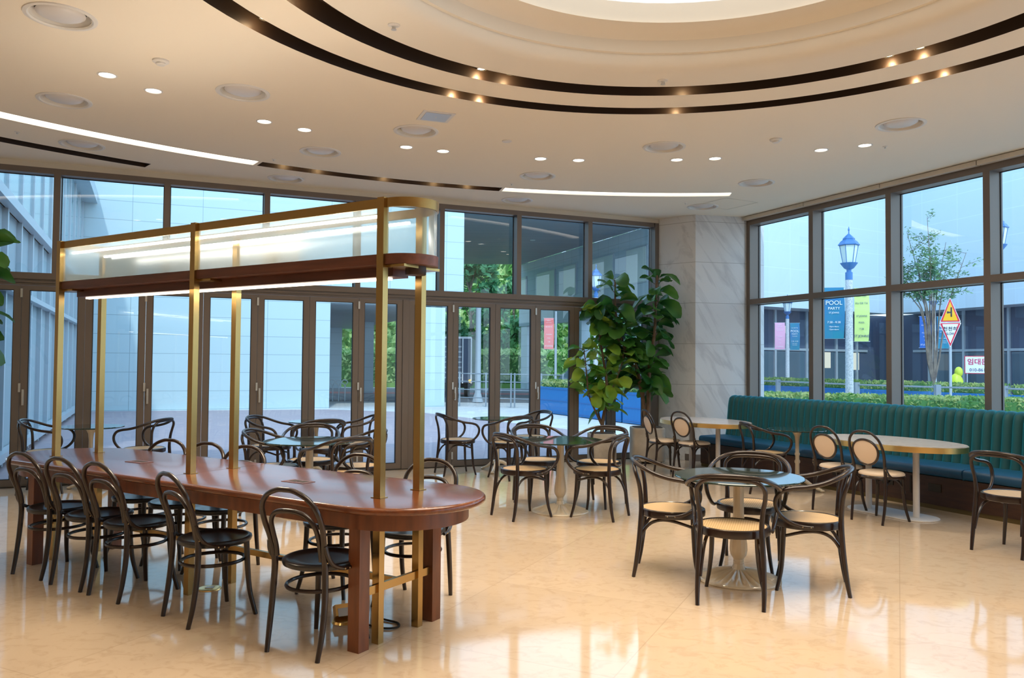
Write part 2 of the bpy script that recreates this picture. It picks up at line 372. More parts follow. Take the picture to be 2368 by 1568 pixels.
MB().lathe(prof, dc, 120).build('ceiling_dome', 'dome', ceiling, angle=30)
MB().lathe([(3.154, HC), (3.154, HC + .14), (2.972, HC + .14), (2.972, HC + .001)], dc, 120).build('outer_ring_recess', 'bronze_dark', ceiling, angle=30)
MB().lathe([(2.647, HC), (2.647, HC + .14), (2.43, HC + .14), (2.43, HC + .001)], dc, 120).build('inner_ring_recess', 'bronze_dark', ceiling, angle=30)
dl = thing('dome_light', 'large round luminous panel at the top of the stepped ceiling dome', 'ceiling light', (DOME[0], DOME[1], HC + .365))
MB().disc((0, 0, 0), 1.70, 64).build('luminous_membrane', 'dome_light', dl)
lamp('dome_glow', 'AREA', (0, 0, -.01), 98, (1.0, 0.84, 0.64), dl, size=3.1, spread=125)
for i, (kind, c, r0, r1, a0, a1, n) in enumerate(ARCS):
    lp = arc_loop(c, r0, r1, a0, a1, n); N = len(lp); h = .02 if kind == 'lit' else .12
    vs = [(p[0], p[1], HC) for p in lp] + [(p[0], p[1], HC + h) for p in lp]
    side = [(k, (k + 1) % N, N + (k + 1) % N, N + k) for k in range(N)]
    top = [(N + k, N + k + 1, N + N - 2 - k, N + N - 1 - k) for k in range(n)]
    if kind == 'lit':
        t = thing('curved_strip_light', 'long curved white strip light ' + ('starting at the left edge above the doors' if i == 0 else 'near the marble column'), 'strip light', group=None)
        MB().add(vs, side).build('strip_housing', 'white_metal', t, flat=True)
        MB().add(vs, top).build('strip_diffuser', 'led' if i == 0 else 'led_cool', t, flat=True)
    else:
        t = thing('curved_ceiling_slot', 'dark curved ' + ('recess with a warm brass glow between the two strip lights' if i == 1 else 'slot in the ceiling close above the left windows'), 'ceiling slot')
        MB().add(vs, side + top).build('slot_lining', 'bronze_dark', t, flat=True)
        if i == 1:
            for a in (106.8, 109.8, 119.8, 122.6, 114.2):
                lamp('slot_spot', 'POINT', (c[0] + 8.36 * cos(radians(a)), c[1] + 8.36 * sin(radians(a)), HC + .07), 1.1, (1, .72, .36), t, size=.02)
# recessed spotlights in the two ring slots
spot_lab = {0: 'outer', 1: 'inner'}
def ring_spot(r, a, where, first=[None], bright=1.0):
    a = radians(a)
    t = thing('recessed_spotlight', where, 'spotlight', (DOME[0] + r * cos(a), DOME[1] + r * sin(a), HC + .085), a, 'warm spotlights inside the dark ceiling rings')
    MB().lathe([(.034, -.02), (.040, -.02), (.040, .07), (.0, .07)], (0, 0, 0), 16).build('spot_housing', 'gap', t)
    MB().disc((0, 0, -.012), .034, 16).build('spot_lens', 'spot_lens', t)
    lamp('spot_beam', 'SPOT', (0, 0, -.03), 18 * bright, (1.0, .76, .48), t, size=.035, spot=105, blend=.8)
    lamp('spot_spill', 'POINT', (.0, .0, -.055), 1.3, (1.0, .72, .38), t, size=.012)
for r, a, w in [(3.11, 119.9, 'spotlight in the outer dark ring, left of the pair above the brass lamp end'), (3.11, 115.2, 'spotlight in the outer dark ring, right of the pair above the brass lamp end'), (3.07, 82.3, 'spotlight glowing in the outer dark ring straight ahead, above the marble column'),
                (3.11, 46.6, 'spotlight in the outer dark ring at the right, first of the bright pair'), (3.11, 42.8, 'spotlight in the outer dark ring at the right, second of the bright pair'), (3.06, 154.2, 'spotlight glowing in the outer dark ring at the upper left'),
                (2.60, 120.3, 'spotlight in the inner dark ring, left one of the pair above the folding doors'), (2.57, 114.8, 'dimmer spotlight in the inner dark ring beside the bright left one'), (2.53, 81.8, 'spotlight glowing in the inner dark ring straight ahead'),
                (2.60, 47.0, 'spotlight in the inner dark ring at the right, first of its pair'), (2.60, 42.2, 'spotlight in the inner dark ring at the right, second of its pair'), (2.54, 157.7, 'spotlight glowing in the inner dark ring at the top left')]:
    ring_spot(r, a, w)
for a in (8, -28, -64, -100, -136, 190):
    ring_spot(3.07, a, 'spotlight in the dark ceiling ring behind the viewpoint'); ring_spot(2.54, a + 4, 'spotlight in the dark ceiling ring behind the viewpoint')
# downlights
dlt = None
dn = ['first', 'second', 'third', 'fourth', 'fifth', 'sixth', 'seventh', 'eighth', 'ninth', 'tenth', 'eleventh', 'twelfth']
for i, (x, y) in enumerate(DOWNS):
    lab = dn[i] + ' small round lit downlight counting from the left along the ceiling arc'
    if dlt is None:
        dlt = thing('round_downlight', lab, 'downlight', (x, y, HC), 0, 'small round downlights on the ceiling')
        MB().lathe([(.066, .03), (.060, -.001), (.064, -.005), (.074, -.003), (.076, .0)], (0, 0, 0), 24).build('trim_ring', 'white_metal', dlt)
        MB().disc((0, 0, .004), .062, 24).build('lens', 'lens', dlt)
        lamp('downlight_beam', 'AREA', (0, 0, -.008), 7.5, (1.0, .86, .66), dlt, size=.11, spread=130)
    else: dup(dlt, (x, y, HC), 0, lab)
for k, (x, y) in enumerate([(-3.4, 2.4), (-3.0, 1.2), (-1.2, -.6), (.4, -1.0), (2.2, -1.0), (5.2, 2.0), (5.7, 3.6), (-6.0, 3.5), (-5.5, 0.5), (7.5, 0), (8.2, 2.4)]):
    q = dup(dlt, (x, y, HC - .002), 0, 'unseen small round downlight added to light the room behind the viewpoint')  # unseen downlights, added to light the rear of the room
vt = None
vlab = ['largest round air diffuser, in the top left corner of the ceiling', 'round air diffuser left of the two leftmost downlights', 'round air diffuser beyond the second downlight, in front of the brass lamp', 'round air diffuser between the left strip light and the short dark slot', 'round air diffuser beyond the left end of the dark curved slot', 'round air diffuser beside the square speaker panel', 'round air diffuser over the brass lamp between the fourth and fifth downlights', 'round air diffuser above the ninth and tenth downlights', 'round air diffuser above the left end of the right strip light', 'round air diffuser beyond the right strip light, near the brass lamp end', 'round air diffuser near the right windows, right of the twelfth downlight side', 'round air diffuser beside the right window blinds', 'round air diffuser just in front of the marble column']
for i, (x, y) in enumerate(VENTS):
    if vt is None:
        vt = thing('air_diffuser', vlab[0], 'air vent', (x, y, HC), 0, 'round white air diffusers on the ceiling')
        MB().lathe([(.222, 0), (.220, -.007), (.196, -.010), (.188, -.004), (.178, .02), (.158, .045)], (0, 0, 0), 40).build('outer_ring', 'white_metal', vt)
        MB().disc((0, 0, .046), .17, 32).build('throat', 'gap', vt)
        MB().lathe([(0, -.012), (.06, -.010), (.115, -.002), (.148, .014), (.150, .020), (.12, .022)], (0, 0, 0), 40).build('inner_dish', 'white_steel', vt, angle=60)
    else: dup(vt, (x, y, HC), 0, vlab[i])
sl = ['sprinkler head inside the ceiling rings at the left', 'sprinkler head inside the ceiling rings straight ahead', 'tiny sprinkler head near the left end of the dark curved slot', 'tiny sprinkler head at the left edge of the ceiling', 'tiny sprinkler head by the start of the right strip light', 'sprinkler head right of the twelfth downlight', 'tiny sprinkler head in front of the marble column']
spk = None
for i, (x, y) in enumerate([(-.814, 5.332), (1.192, 6.344), (-2.701, 8.95), (-4.972, 7.95), (-.022, 10.094), (3.851, 8.227), (2.426, 11.203)]):
    if spk is None:
        spk = thing('sprinkler_head', sl[0], 'sprinkler', (x, y, HC), 0, 'sprinkler heads on the ceiling')
        MB().lathe([(.042, 0), (.040, -.005), (.018, -.009), (.016, -.012), (0, -.012)], (0, 0, 0), 20).build('escutcheon', 'white_metal', spk)
        MB().lathe([(.012, -.01), (.012, -.028), (.019, -.030), (.019, -.033), (0, -.034)], (0, 0, 0), 12).build('deflector', 'grey_metal', spk)
    else: dup(spk, (x, y, HC), 0, sl[i], scale=(1, 1, 1) if i < 2 else (.6, .6, .6))
smk = thing('smoke_detector', 'white smoke detector at the left of the ceiling, above the first downlights', 'smoke detector', (-2.682, 6.006, HC), 0, 'white smoke detectors on the ceiling')
MB().lathe([(.060, 0), (.060, -.012), (.050, -.018), (.036, -.020)], (0, 0, 0), 28).build('base', 'white_metal', smk)
MB().lathe([(.036, -.018), (.036, -.030), (.030, -.036), (0, -.038)], (0, 0, 0), 28).build('sensor_cap', 'white_metal', smk)
dup(smk, (2.639, 7.99, HC), 0, 'white smoke detector at the right, left of the eleventh downlight')
sp = thing('ceiling_speaker_panel', 'square grey panel with a central dot flush in the ceiling', 'ceiling panel', (-.72, 7.33, HC), .35)
MB().box((0, 0, -.003), (.30, .30, .006)).build('trim_frame', 'white_metal', sp)
MB().box((0, 0, -.007), (.235, .235, .006)).build('grille', 'grey_metal', sp)
MB().lathe([(.008, -.009), (.006, -.014), (0, -.015)], (0, 0, 0), 12).build('centre_screw', 'white_metal', sp)
props(MB().lathe([(.05, 0), (.05, -.006), (.04, -.010), (0, -.011)], (0, 0, 0), 24).build('round_sensor', 'white_metal'), 'flat round white sensor plate at the middle of the ceiling', 'sensor').location = (-.07, 8.133, HC)
hp = thing('ceiling_access_hatch', 'thin outline of a square access hatch in the ceiling near the column', 'access hatch', (3.02, 11.25, HC - .001), .5)
MB().bb(-.3, .3, -.3, -.296, -.002, 0).bb(-.3, .3, .296, .3, -.002, 0).bb(-.3, -.296, -.3, .3, -.002, 0).bb(.296, .3, -.3, .3, -.002, 0).build('outline', 'band', hp)

# walls behind the viewpoint and the marble column
xL = fpt(-9.2)[0]
struct(MB().bb(xL - .2, xL, -5.4, fpt(-9.2)[1] + .2, 0, HC).build('wall_left', 'wall'))
struct(MB().bb(xL, 11.6, -5.6, -5.4, 0, HC).build('wall_back', 'wall'))
struct(MB().prism([fpt(2.50, -.02), (2.772, 12.085), (3.56, 12.262), rpt(.26, -.02), rpt(.25, .35), (3.3, 13.2), fpt(2.5, .3)], 0, HC + .02).build('wall_corner', 'marble', flat=True))
struct(MB().prism([(2.40, 12.46), (2.765, 12.065), (3.585, 12.25), (3.56, 12.262), (2.772, 12.085), (2.44, 12.50)], 0, .10).build('baseboard_corner', 'frame', flat=True))

# left front: head trim, header, clerestory windows
X0, X1 = -9.2, 2.50
struct(MB(TF).bb(X0, X1, .0, .2, 3.667, HC + .01).build('trim_1', 'band'))
DP = .17
hd = MB(TF).bb(X0, X1, 0, DP, 2.375, 2.448).bb(X0, X1, .025, DP, 2.352, 2.375).bb(X0, X1, .012, DP, 2.335, 2.352).bb(X0, X1, .03, DP, 2.303, 2.335)
struct(hd.build('trim_2', 'frame', flat=True))
mull = [-5.767 + 1.174 * k for k in range(-3, 8)]
for k in range(len(mull) - 1):
    a, b = mull[k], mull[k + 1]
    w = MB(TF).bb(a - .035, a + .035, 0, DP, 2.448, 3.667).bb(a + .035, b - .035, 0, DP, 3.60, 3.667)
    if k == len(mull) - 2: w.bb(b - .02, X1, 0, DP, 2.448, 3.667)
    w = struct(w.build('window_%d' % (k + 1), 'frame', flat=True))
    MB(TF).bb(a + .035, b - .035, DP - .035, DP - .02, 2.448, 2.456).bb(a + .035, b - .035, DP - .035, DP - .02, 3.592, 3.60).bb(a + .035, a + .043, DP - .035, DP - .02, 2.448, 3.6).bb(b - .043, b - .035, DP - .035, DP - .02, 2.448, 3.6).build('gasket', 'gasket', w, flat=True)
    MB(TF).add([(a + .03, DP - .02, 2.44), (b - .03, DP - .02, 2.44), (b - .03, DP - .02, 3.61), (a + .03, DP - .02, 3.61)], [(0, 1, 2, 3)]).build('pane', 'glass', w, flat=True)
nwin = len(mull) - 1
# folding glass doors
jt = [-1.575 - .6455 * k for k in range(12, -1, -1)]
jr = [-1.575 + .045 + .6375 * k for k in range(0, 7)]
leaves = [(jt[k], jt[k + 1] - (.045 if k == 11 else 0)) for k in range(12)] + [(jr[k], jr[k + 1]) for k in range(6)]
struct(MB(TF).bb(-1.618, -1.532, 0, .10, 0, 2.303).bb(jr[-1], X1, 0, .10, 0, 2.303).build('trim_3', 'frame', flat=True))
hinge_at = [jt[k] for k in (1, 3, 5, 7, 9, 11)] + [jr[k] for k in (1, 3, 5)]
for k, (a, b) in enumerate(leaves):
    y0, y1 = .012, .062
    a += .002; b -= .002; sw = .074
    d = MB(TF).bb(a, a + sw, y0, y1, .008, 2.298).bb(b - sw, b, y0, y1, .008, 2.298).bb(a + sw, b - sw, y0, y1, .008, .088).bb(a + sw, b - sw, y0, y1, 2.245, 2.298)
    d = struct(d.build('door_%d' % (k + 1), 'frame', flat=True))
    g = .007
    MB(TF).bb(a + sw, b - sw, y0 + .004, y1 - .004, .088, .088 + g).bb(a + sw, b - sw, y0 + .004, y1 - .004, 2.245 - g, 2.245).bb(a + sw, a + sw + g, y0 + .004, y1 - .004, .088, 2.245).bb(b - sw - g, b - sw, y0 + .004, y1 - .004, .088, 2.245).build('gasket', 'gasket', d, flat=True)
    MB(TF).add([(a + .06, .037, .08), (b - .06, .037, .08), (b - .06, .037, 2.25), (a + .06, .037, 2.25)], [(0, 1, 2, 3)]).build('pane', 'glass', d, flat=True)
    if any(abs(b + .002 - h) < .03 for h in hinge_at):
        h = MB(TF)
        for z in (2.21, 1.13, .16):
            h.bb(b - .010, b + .012, -.004, y0, z - .05, z + .05)
        h.build('hinge', 'grey_metal', d, flat=True)
    if any(abs(a - .002 - h) < .03 for h in hinge_at):
        MB(TF).bb(a + .022, a + .044, -.006, y0, .93, 1.11).bb(a + .026, a + .040, -.022, -.006, .945, 1.03).build('handle', 'grey_metal', d, flat=True)
struct(MB(TF).bb(X0, X1, -.005, .10, 0, .012).build('trim_4', 'gap', flat=True))
# right front
rm = [.296 + 1.2905 * k for k in range(0, 15)]
RD = .21
for k in range(len(rm) - 1):
    a, b = rm[k], rm[k + 1]
    w = MB(TR).bb(a - .04, a + .04, 0, RD, 0, 3.667).bb(a + .04, b - .04, 0, RD, 3.60, 3.667).bb(a + .04, b - .04, 0, RD, 2.380, 2.458).bb(a + .04, b - .04, 0, RD, 0, .12)
    w = struct(w.build('window_%d' % (nwin + k + 1), 'frame', flat=True))
    for z0, z1 in ((.12, 2.38), (2.458, 3.60)):
        p = RD - .03
        MB(TR).add([(a + .03, p, z0), (b - .03, p, z0), (b - .03, p, z1), (a + .03, p, z1)], [(0, 1, 2, 3)]).build('pane', 'glass', w, flat=True)
        MB(TR).bb(a + .04, b - .04, p - .012, p - .002, z0, z0 + .008).bb(a + .04, b - .04, p - .012, p - .002, z1 - .008, z1).bb(a + .04, a + .048, p - .012, p - .002, z0, z1).bb(b - .048, b - .04, p - .012, p - .002, z0, z1).build('gasket', 'gasket', w, flat=True)
struct(MB(TR).bb(.25, 18.6, .0, .2, 3.667, HC + .01).build('trim_5', 'frame', flat=True))
bl = ['nearest the marble column', 'over the second window bay from the column', 'over the third window bay from the column', 'over the rightmost visible window bay']
for k in range(4):
    a, b = rm[k] - .045, rm[k + 1] - .06
    t = thing('roller_blind_cassette', 'long beige roller blind cassette at the ceiling ' + bl[k], 'roller blind', rpt(a) + (0,), RA, 'beige blind cassettes above the right windows')
    L_ = b - a
    MB().bb(0, L_, -.085, -.012, 3.672, 3.722).build('cassette', 'band', t, flat=True)
    MB().bb(.02, L_ - .02, -.06, -.02, 3.722, 3.7299).build('bracket', 'frame', t, flat=True)
# ------------------------------------------------------------------ long communal table with brass light frame
TA = -.564; TO = (-1.919, 5.17)
tb = thing('communal_table', 'long red-brown wooden table with rounded ends carrying a brass framed reeded glass lamp', 'table', (TO[0], TO[1], 0), TA)
MB().prism(stadium(1.58, .45, 24), .712, .75, .017, 4).build('tabletop', 'mahogany', tb, angle=60)
MB().bb(-.0015, .0015, -.43, .43, .7495, .7503).build('top_joint', 'gap', tb, flat=True)
ap = MB(); o1, o2 = stadium(1.56, .375, 20), stadium(1.56, .35, 20); N = len(o1)
ap.add([(*p, .712) for p in o1] + [(*p, .625) for p in o1] + [(*p, .625) for p in o2] + [(*p, .712) for p in o2],
       [(k + i * N, (k + 1) % N + i * N, (k + 1) % N + ((i + 1) % 4) * N, k + ((i + 1) % 4) * N) for i in range(4) for k in range(N)])
ap.build('apron', 'mahogany2', tb, angle=30)
for sx in (-1, 1):
    for sy in (-1, 1):
        MB().box((sx * 1.553, sy * .297, .335), (.075, .075, .67)).build('leg', 'mahogany2', tb, flat=True)
for i in (-1, 0, 1):
    for sy in (-1, 1):
        top = 2.326
        p = MB().box((i * 1.5605, sy * .161, top / 2), (.046, .040, top)).build('post', 'brass', tb, flat=True)
        MB().box((i * 1.5605, sy * .161, .7525), (.068, .060, .003)).build('collar', 'brass', p, flat=True)
for i in (-1, 1):
    MB().box((i * 1.5605, 0, .285), (.020, .56, .042)).build('cross_bar', 'brass', tb, flat=True)
MB().box((0, 0, .283), (3.12, .022, .036)).build('long_stretcher', 'brass', tb, flat=True)
MB().box((0, 0, .285), (.020, .32, .036)).build('cross_bar', 'brass', tb, flat=True)
for x, y, l in ((.80, -.015, 'open'), (-.785, -.005, '')):
    po = MB().box((x, y, .7507), (.18, .10, .003)).build('power_outlet', 'beam', tb, flat=True)
    MB().box((x - .03, y + .005, .7525), (.055, .05, .0016)).box((x + .035, y + .005, .7525), (.05, .05, .0016)).build('socket_lid', 'gap', po, flat=True)
# lamp body: straight at the far left end, half-round at the right end
def lamp_outline(hw, xl, xc, n=14): return [(xl, -hw)] + [(xc + hw * cos(-pi / 2 + pi * k / n), hw * sin(-pi / 2 + pi * k / n)) for k in range(n + 1)] + [(xl, hw)]
def ring_band(hw, t, xl, xc, z0, z1, n=20):
    a, b = lamp_outline(hw, xl, xc, n), lamp_outline(hw - t, xl + t, xc, n); N = len(a)
    return MB().add([(*p, z1) for p in a] + [(*p, z0) for p in a] + [(*p, z0) for p in b] + [(*p, z1) for p in b],
                    [(k + i * N, (k + 1) % N + i * N, (k + 1) % N + ((i + 1) % 4) * N, k + ((i + 1) % 4) * N) for i in range(4) for k in range(N)])
lf = ring_band(.165, .012, -1.56, 1.60, 2.272, 2.322).build('top_rail', 'brass', tb, angle=30)
# reeded glass: vertical flutes
pts = []
def flute_path(hw, xl, xc):
    out = []; L1 = xc - xl; n1 = int(L1 / .0055)
    for k in range(n1): out.append((xl + L1 * k / n1, -hw, 0, -1))
    n2 = int(pi * hw / .0055)
    for k in range(n2): a = -pi / 2 + pi * k / n2; out.append((xc + hw * cos(a), hw * sin(a), cos(a), sin(a)))
    for k in range(n1 + 1): out.append((xc - L1 * k / n1, hw, 0, 1))
    return out
fp = flute_path(.153, -1.555, 1.60)
gv, gf = [], []
for k, (x, y, nx, ny) in enumerate(fp):
    d = .0022 if k % 2 else -.0016
    gv += [(x + nx * d, y + ny * d, 2.028), (x + nx * d, y + ny * d, 2.275)]
    if k: gf.append((2 * k - 2, 2 * k, 2 * k + 1, 2 * k - 1))
MB().add(gv, gf).build('reeded_glass', 'reeded', tb, angle=80)
MB().add([(-1.555, -.15, 2.028), (-1.555, .15, 2.028), (-1.555, .15, 2.275), (-1.555, -.15, 2.275)], [(0, 1, 2, 3)]).build('end_panel', 'reeded', tb, flat=True)
for sy in (-1, 1):
    MB().box((.02, sy * .118, 2.238), (2.98, .014, .014)).build('inner_strip_light', 'shade_led', tb, flat=True)
bm_ = MB().prism(lamp_outline(.165, -1.56, 1.60, 20), 1.972, 2.027)
bm_.build('wooden_shelf', 'beam', tb, angle=30)
MB().box((.02, 0, 1.946), (3.06, .13, .052)).build('lower_beam', 'beam', tb, flat=True)
MB().box((.0, 0, 1.914), (2.96, .030, .012)).build('under_strip_light', 'under_led', tb, flat=True)
MB().lathe([(0, 1.925), (.052, 1.925), (.056, 1.93), (.056, 1.972)], (1.655, 0, 0), 28).build('junction_cup', 'bronze_dark', tb)
for i in (-1, 0, 1):
    MB().box((i * 1.5605 + .075, 0, 1.964), (.13, .30, .014)).build('bracket', 'brass', tb, flat=True)
lamp('shade_glow', 'AREA', (0, 0, 1.905), 22, (1, .84, .62), tb, size=.5, spread=160)
for k in range(4): lamp('added_ceiling_uplight', 'AREA', (-1.2 + .8 * k, 0, 2.262), 3.0, (1, .90, .75), tb, size=.22, rot=(pi, 0, 0), spread=175)  # uplights added inside the lamp to brighten the ceiling
# floor box under the table with its cable, and a closed floor outlet
def tw(x, y): return (TO[0] + x * cos(TA) - y * sin(TA), TO[1] + x * sin(TA) + y * cos(TA))
fx, fy = -1.05 + .02, 4.43
fb = thing('floor_socket', 'open brass floor socket with raised lid under the near end of the long table', 'floor socket', (-.93, 4.535, 0), .5)
MB().lathe([(0, .012), (.062, .012), (.07, .0)], (0, 0, 0), 28).build('round_plate', 'brass_bright', fb)
MB().box((.01, .045, .05), (.105, .055, .062), R=Matrix.Rotation(-.45, 3, 'X')).build('raised_lid', 'brass_bright', fb, flat=True)
MB().box((.01, .012, .05), (.080, .004, .045), R=Matrix.Rotation(-.45, 3, 'X')).build('socket_face', 'grey_metal', fb, flat=True)
cb = props(MB().tube([(-.87, 4.50, .03), (-.80, 4.47, .010), (-.72, 4.42, .007), (-.655, 4.405, .007), (-.610, 4.435, .007), (-.625, 4.50, .007), (-.69, 4.545, .007), (-.76, 4.58, .010)], .006, 8).build('power_cable', 'gap'),
           'black cable looping on the floor by the near table leg', 'cable')
fo = thing('floor_socket', 'closed round metal floor socket under the middle of the long table', 'floor socket', (-1.92, 5.16, 0), 0)
MB().lathe([(.072, 0), (.07, .005), (.062, .007), (0, .007)], (0, 0, 0), 32).build('round_plate', 'brass_bright', fo)
MB().box((0, 0, .0085), (.05, .035, .003)).build('flap', 'grey_metal', fo, flat=True)

# ------------------------------------------------------------------ chairs (face +x)
def mirror(p): return [(x, -y, z) for x, y, z in p]
def leg_front(s, zt, x0=.125, y0=.13, x1=.155, y1=.165, r=.0168):
    return MB().tube([(x0, s * y0, zt), (x0 + .008, s * (y0 + .004), zt * .62), (x0 + .018, s * (y0 + .018), zt * .3), (x1 + .012, s * (y1 + .008), 0)], [r, r * .97, r * .85, r * .72], 10, sub=4)
def make_side_chair():
    t = thing('bentwood_chair', '', 'chair')
    s = MB().lathe([(0, .437), (.12, .438), (.168, .441), (.180, .448), (.192, .450), (.203, .444), (.205, .434), (.200, .421), (.186, .414), (.17, .424), (0, .426)], (.0, 0, 0), 48)
    s.build('seat', 'seat_black', t)
    for k in (-1, 1): leg_front(k, .43).build('leg', 'bentwood', t)
    side = [(-.225, .160, 0), (-.202, .166, .12), (-.182, .166, .28), (-.176, .160, .43), (-.186, .162, .50), (-.205, .172, .58), (-.232, .182, .655), (-.262, .172, .735), (-.282, .125, .795), (-.290, .055, .826)]
    hoop = side + [(-.291, 0, .830)] + mirror(side)[::-1]
    rr = [.0125, .0148, .0165, .017, .0158, .0148, .0142, .0138, .0134, .0132]
    MB().tube(hoop, rr + [.0132] + rr[::-1], 10, sub=5).build('back_hoop', 'bentwood', t)
    ins = [(-.183, .140, .475), (-.192, .140, .53), (-.213, .143, .60), (-.238, .132, .665), (-.256, .085, .710)]
    MB().tube(ins + [(-.260, 0, .722)] + mirror(ins)[::-1], .0125, 10, sub=5).build('inner_hoop', 'bentwood', t)
    for k in (-1, 1):
        MB().tube([(-.200, k * .178, .555), (-.185, k * .186, .50), (-.150, k * .192, .455), (-.085, k * .204, .428), (-.02, k * .205, .424)], [.012, .012, .011, .010, .009], 8, sub=4).build('seat_bracket', 'bentwood', t)
    MB().tube([(.176 * cos(2 * pi * i / 16) - .012, .168 * sin(2 * pi * i / 16), .315) for i in range(16)], .0105, 8, closed=True, sub=3).build('ring_stretcher', 'bentwood', t)
    sc = MB()
    for k in (-1, 1):
        for (x, z) in ((-.197, .50), (-.188, .47)): sc.ball((x + .010, k * .176, z), .0045, 6, 4)
        sc.ball((-.05, k * .214, .425), .0045, 6, 4); sc.ball((-.085, k * .2135, .428), .0045, 6, 4)
    sc.build('screws', 'screw', t)
    return t
def cane_mat():
    m, nt, N, L, out = new_mat('woven_cane')
    b = N.new('ShaderNodeBsdfPrincipled'); b.inputs['Roughness'].default_value = .5; L.new(b.outputs[0], out.inputs[0])
    tc = N.new('ShaderNodeTexCoord'); mp = N.new('ShaderNodeMapping'); mp.inputs['Rotation'].default_value = (0, 0, .785); L.new(tc.outputs['Object'], mp.inputs[0])
    w1 = N.new('ShaderNodeTexWave'); w1.inputs['Scale'].default_value = 22; w1.wave_profile = 'SIN'; L.new(tc.outputs['Object'], w1.inputs['Vector']); w1.bands_direction = 'Y'
    ck = N.new('ShaderNodeTexChecker'); ck.inputs['Scale'].default_value = 240; L.new(mp.outputs[0], ck.inputs[0])
    r = N.new('ShaderNodeMixRGB'); r.inputs[1].default_value = (.55, .34, .15, 1); r.inputs[2].default_value = (.72, .53, .29, 1); L.new(w1.outputs['Fac'], r.inputs[0])
    r2 = N.new('ShaderNodeMixRGB'); r2.inputs[2].default_value = (.42, .26, .12, 1); L.new(r.outputs[0], r2.inputs[1])
    mu = N.new('ShaderNodeMath'); mu.operation = 'MULTIPLY'; mu.inputs[1].default_value = .30; L.new(ck.outputs['Fac'], mu.inputs[0]); L.new(mu.outputs[0], r2.inputs[0])
    L.new(r2.outputs[0], b.inputs['Base Color']); return m
MT['cane'] = cane_mat()
def make_armchair():
    t = thing('bentwood_armchair', '', 'armchair')
    z = .455
    MB().lathe([(.205, z - .006), (.206, z), (.215, z + .003), (.226, z - .002), (.229, z - .02), (.227, z - .045), (.219, z - .05), (.207, z - .047), (.205, z - .006)], (0, 0, 0), 48).build('seat_ring', 'bentwood', t)
    MB().lathe([(0, z - .004), (.12, z - .003), (.208, z - .002), (.208, z - .008), (0, z - .009)], (0, 0, 0), 40).build('cane_seat', 'cane', t, angle=60)
    for k in (-1, 1): leg_front(k, z - .04, .145, .140, .178, .172, .0165).build('leg', 'bentwood', t)
    arm = [(-.035, .238, z - .025), (.04, .240, z - .022), (.11, .246, z), (.165, .258, z + .045), (.192, .270, z + .10), (.190, .276, z + .155), (.155, .280, z + .20), (.09, .282, z + .222), (.0, .281, z + .235), (-.09, .272, z + .258), (-.17, .240, z + .290), (-.232, .180, z + .318), (-.266, .095, z + .332)]
    ra = [.009, .0112, .0135, .0142, .0147, .0147, .0147, .0147, .0147, .0147, .0147, .0147, .0147]
    MB().tube(arm + [(-.277, 0, z + .336)] + mirror(arm)[::-1], ra + [.0147] + ra[::-1], 10, sub=4).build('arm_rail', 'bentwood', t)
    side = [(-.250, .192, 0), (-.232, .194, .10), (-.212, .190, .26), (-.200, .182, z - .03), (-.200, .180, z + .04), (-.206, .188, z + .13), (-.218, .200, z + .20), (-.238, .195, z + .262), (-.252, .150, z + .302), (-.260, .075, z + .312)]
    rr = [.0125, .0155, .0175, .0178, .0162, .015, .0143, .014, .0138, .0136]
    MB().tube(side + [(-.262, 0, z + .314)] + mirror(side)[::-1], rr + [.013] + rr[::-1], 10, sub=4).build('back_frame', 'bentwood', t)
    for k in (-1, 1):
        MB().tube([(-.228, k * .178, .17), (-.200, k * .168, .28), (-.150, k * .160, .355), (-.075, k * .152, .388), (.02, k * .148, .382), (.135, k * .145, .350)], [.0105, .011, .011, .011, .0105, .010], 8, sub=4).build('side_brace', 'bentwood', t)
    MB().tube([(.15, .135, .352), (.165, 0, .372), (.15, -.135, .352)], .0095, 8, sub=5).build('front_brace', 'bentwood', t)
    sc = MB()
    for k in (-1, 1):
        for x in (-.02, .03): sc.ball((x, k * .249, z - .023), .0042, 6, 4)
    sc.build('screws', 'screw', t)
    return t
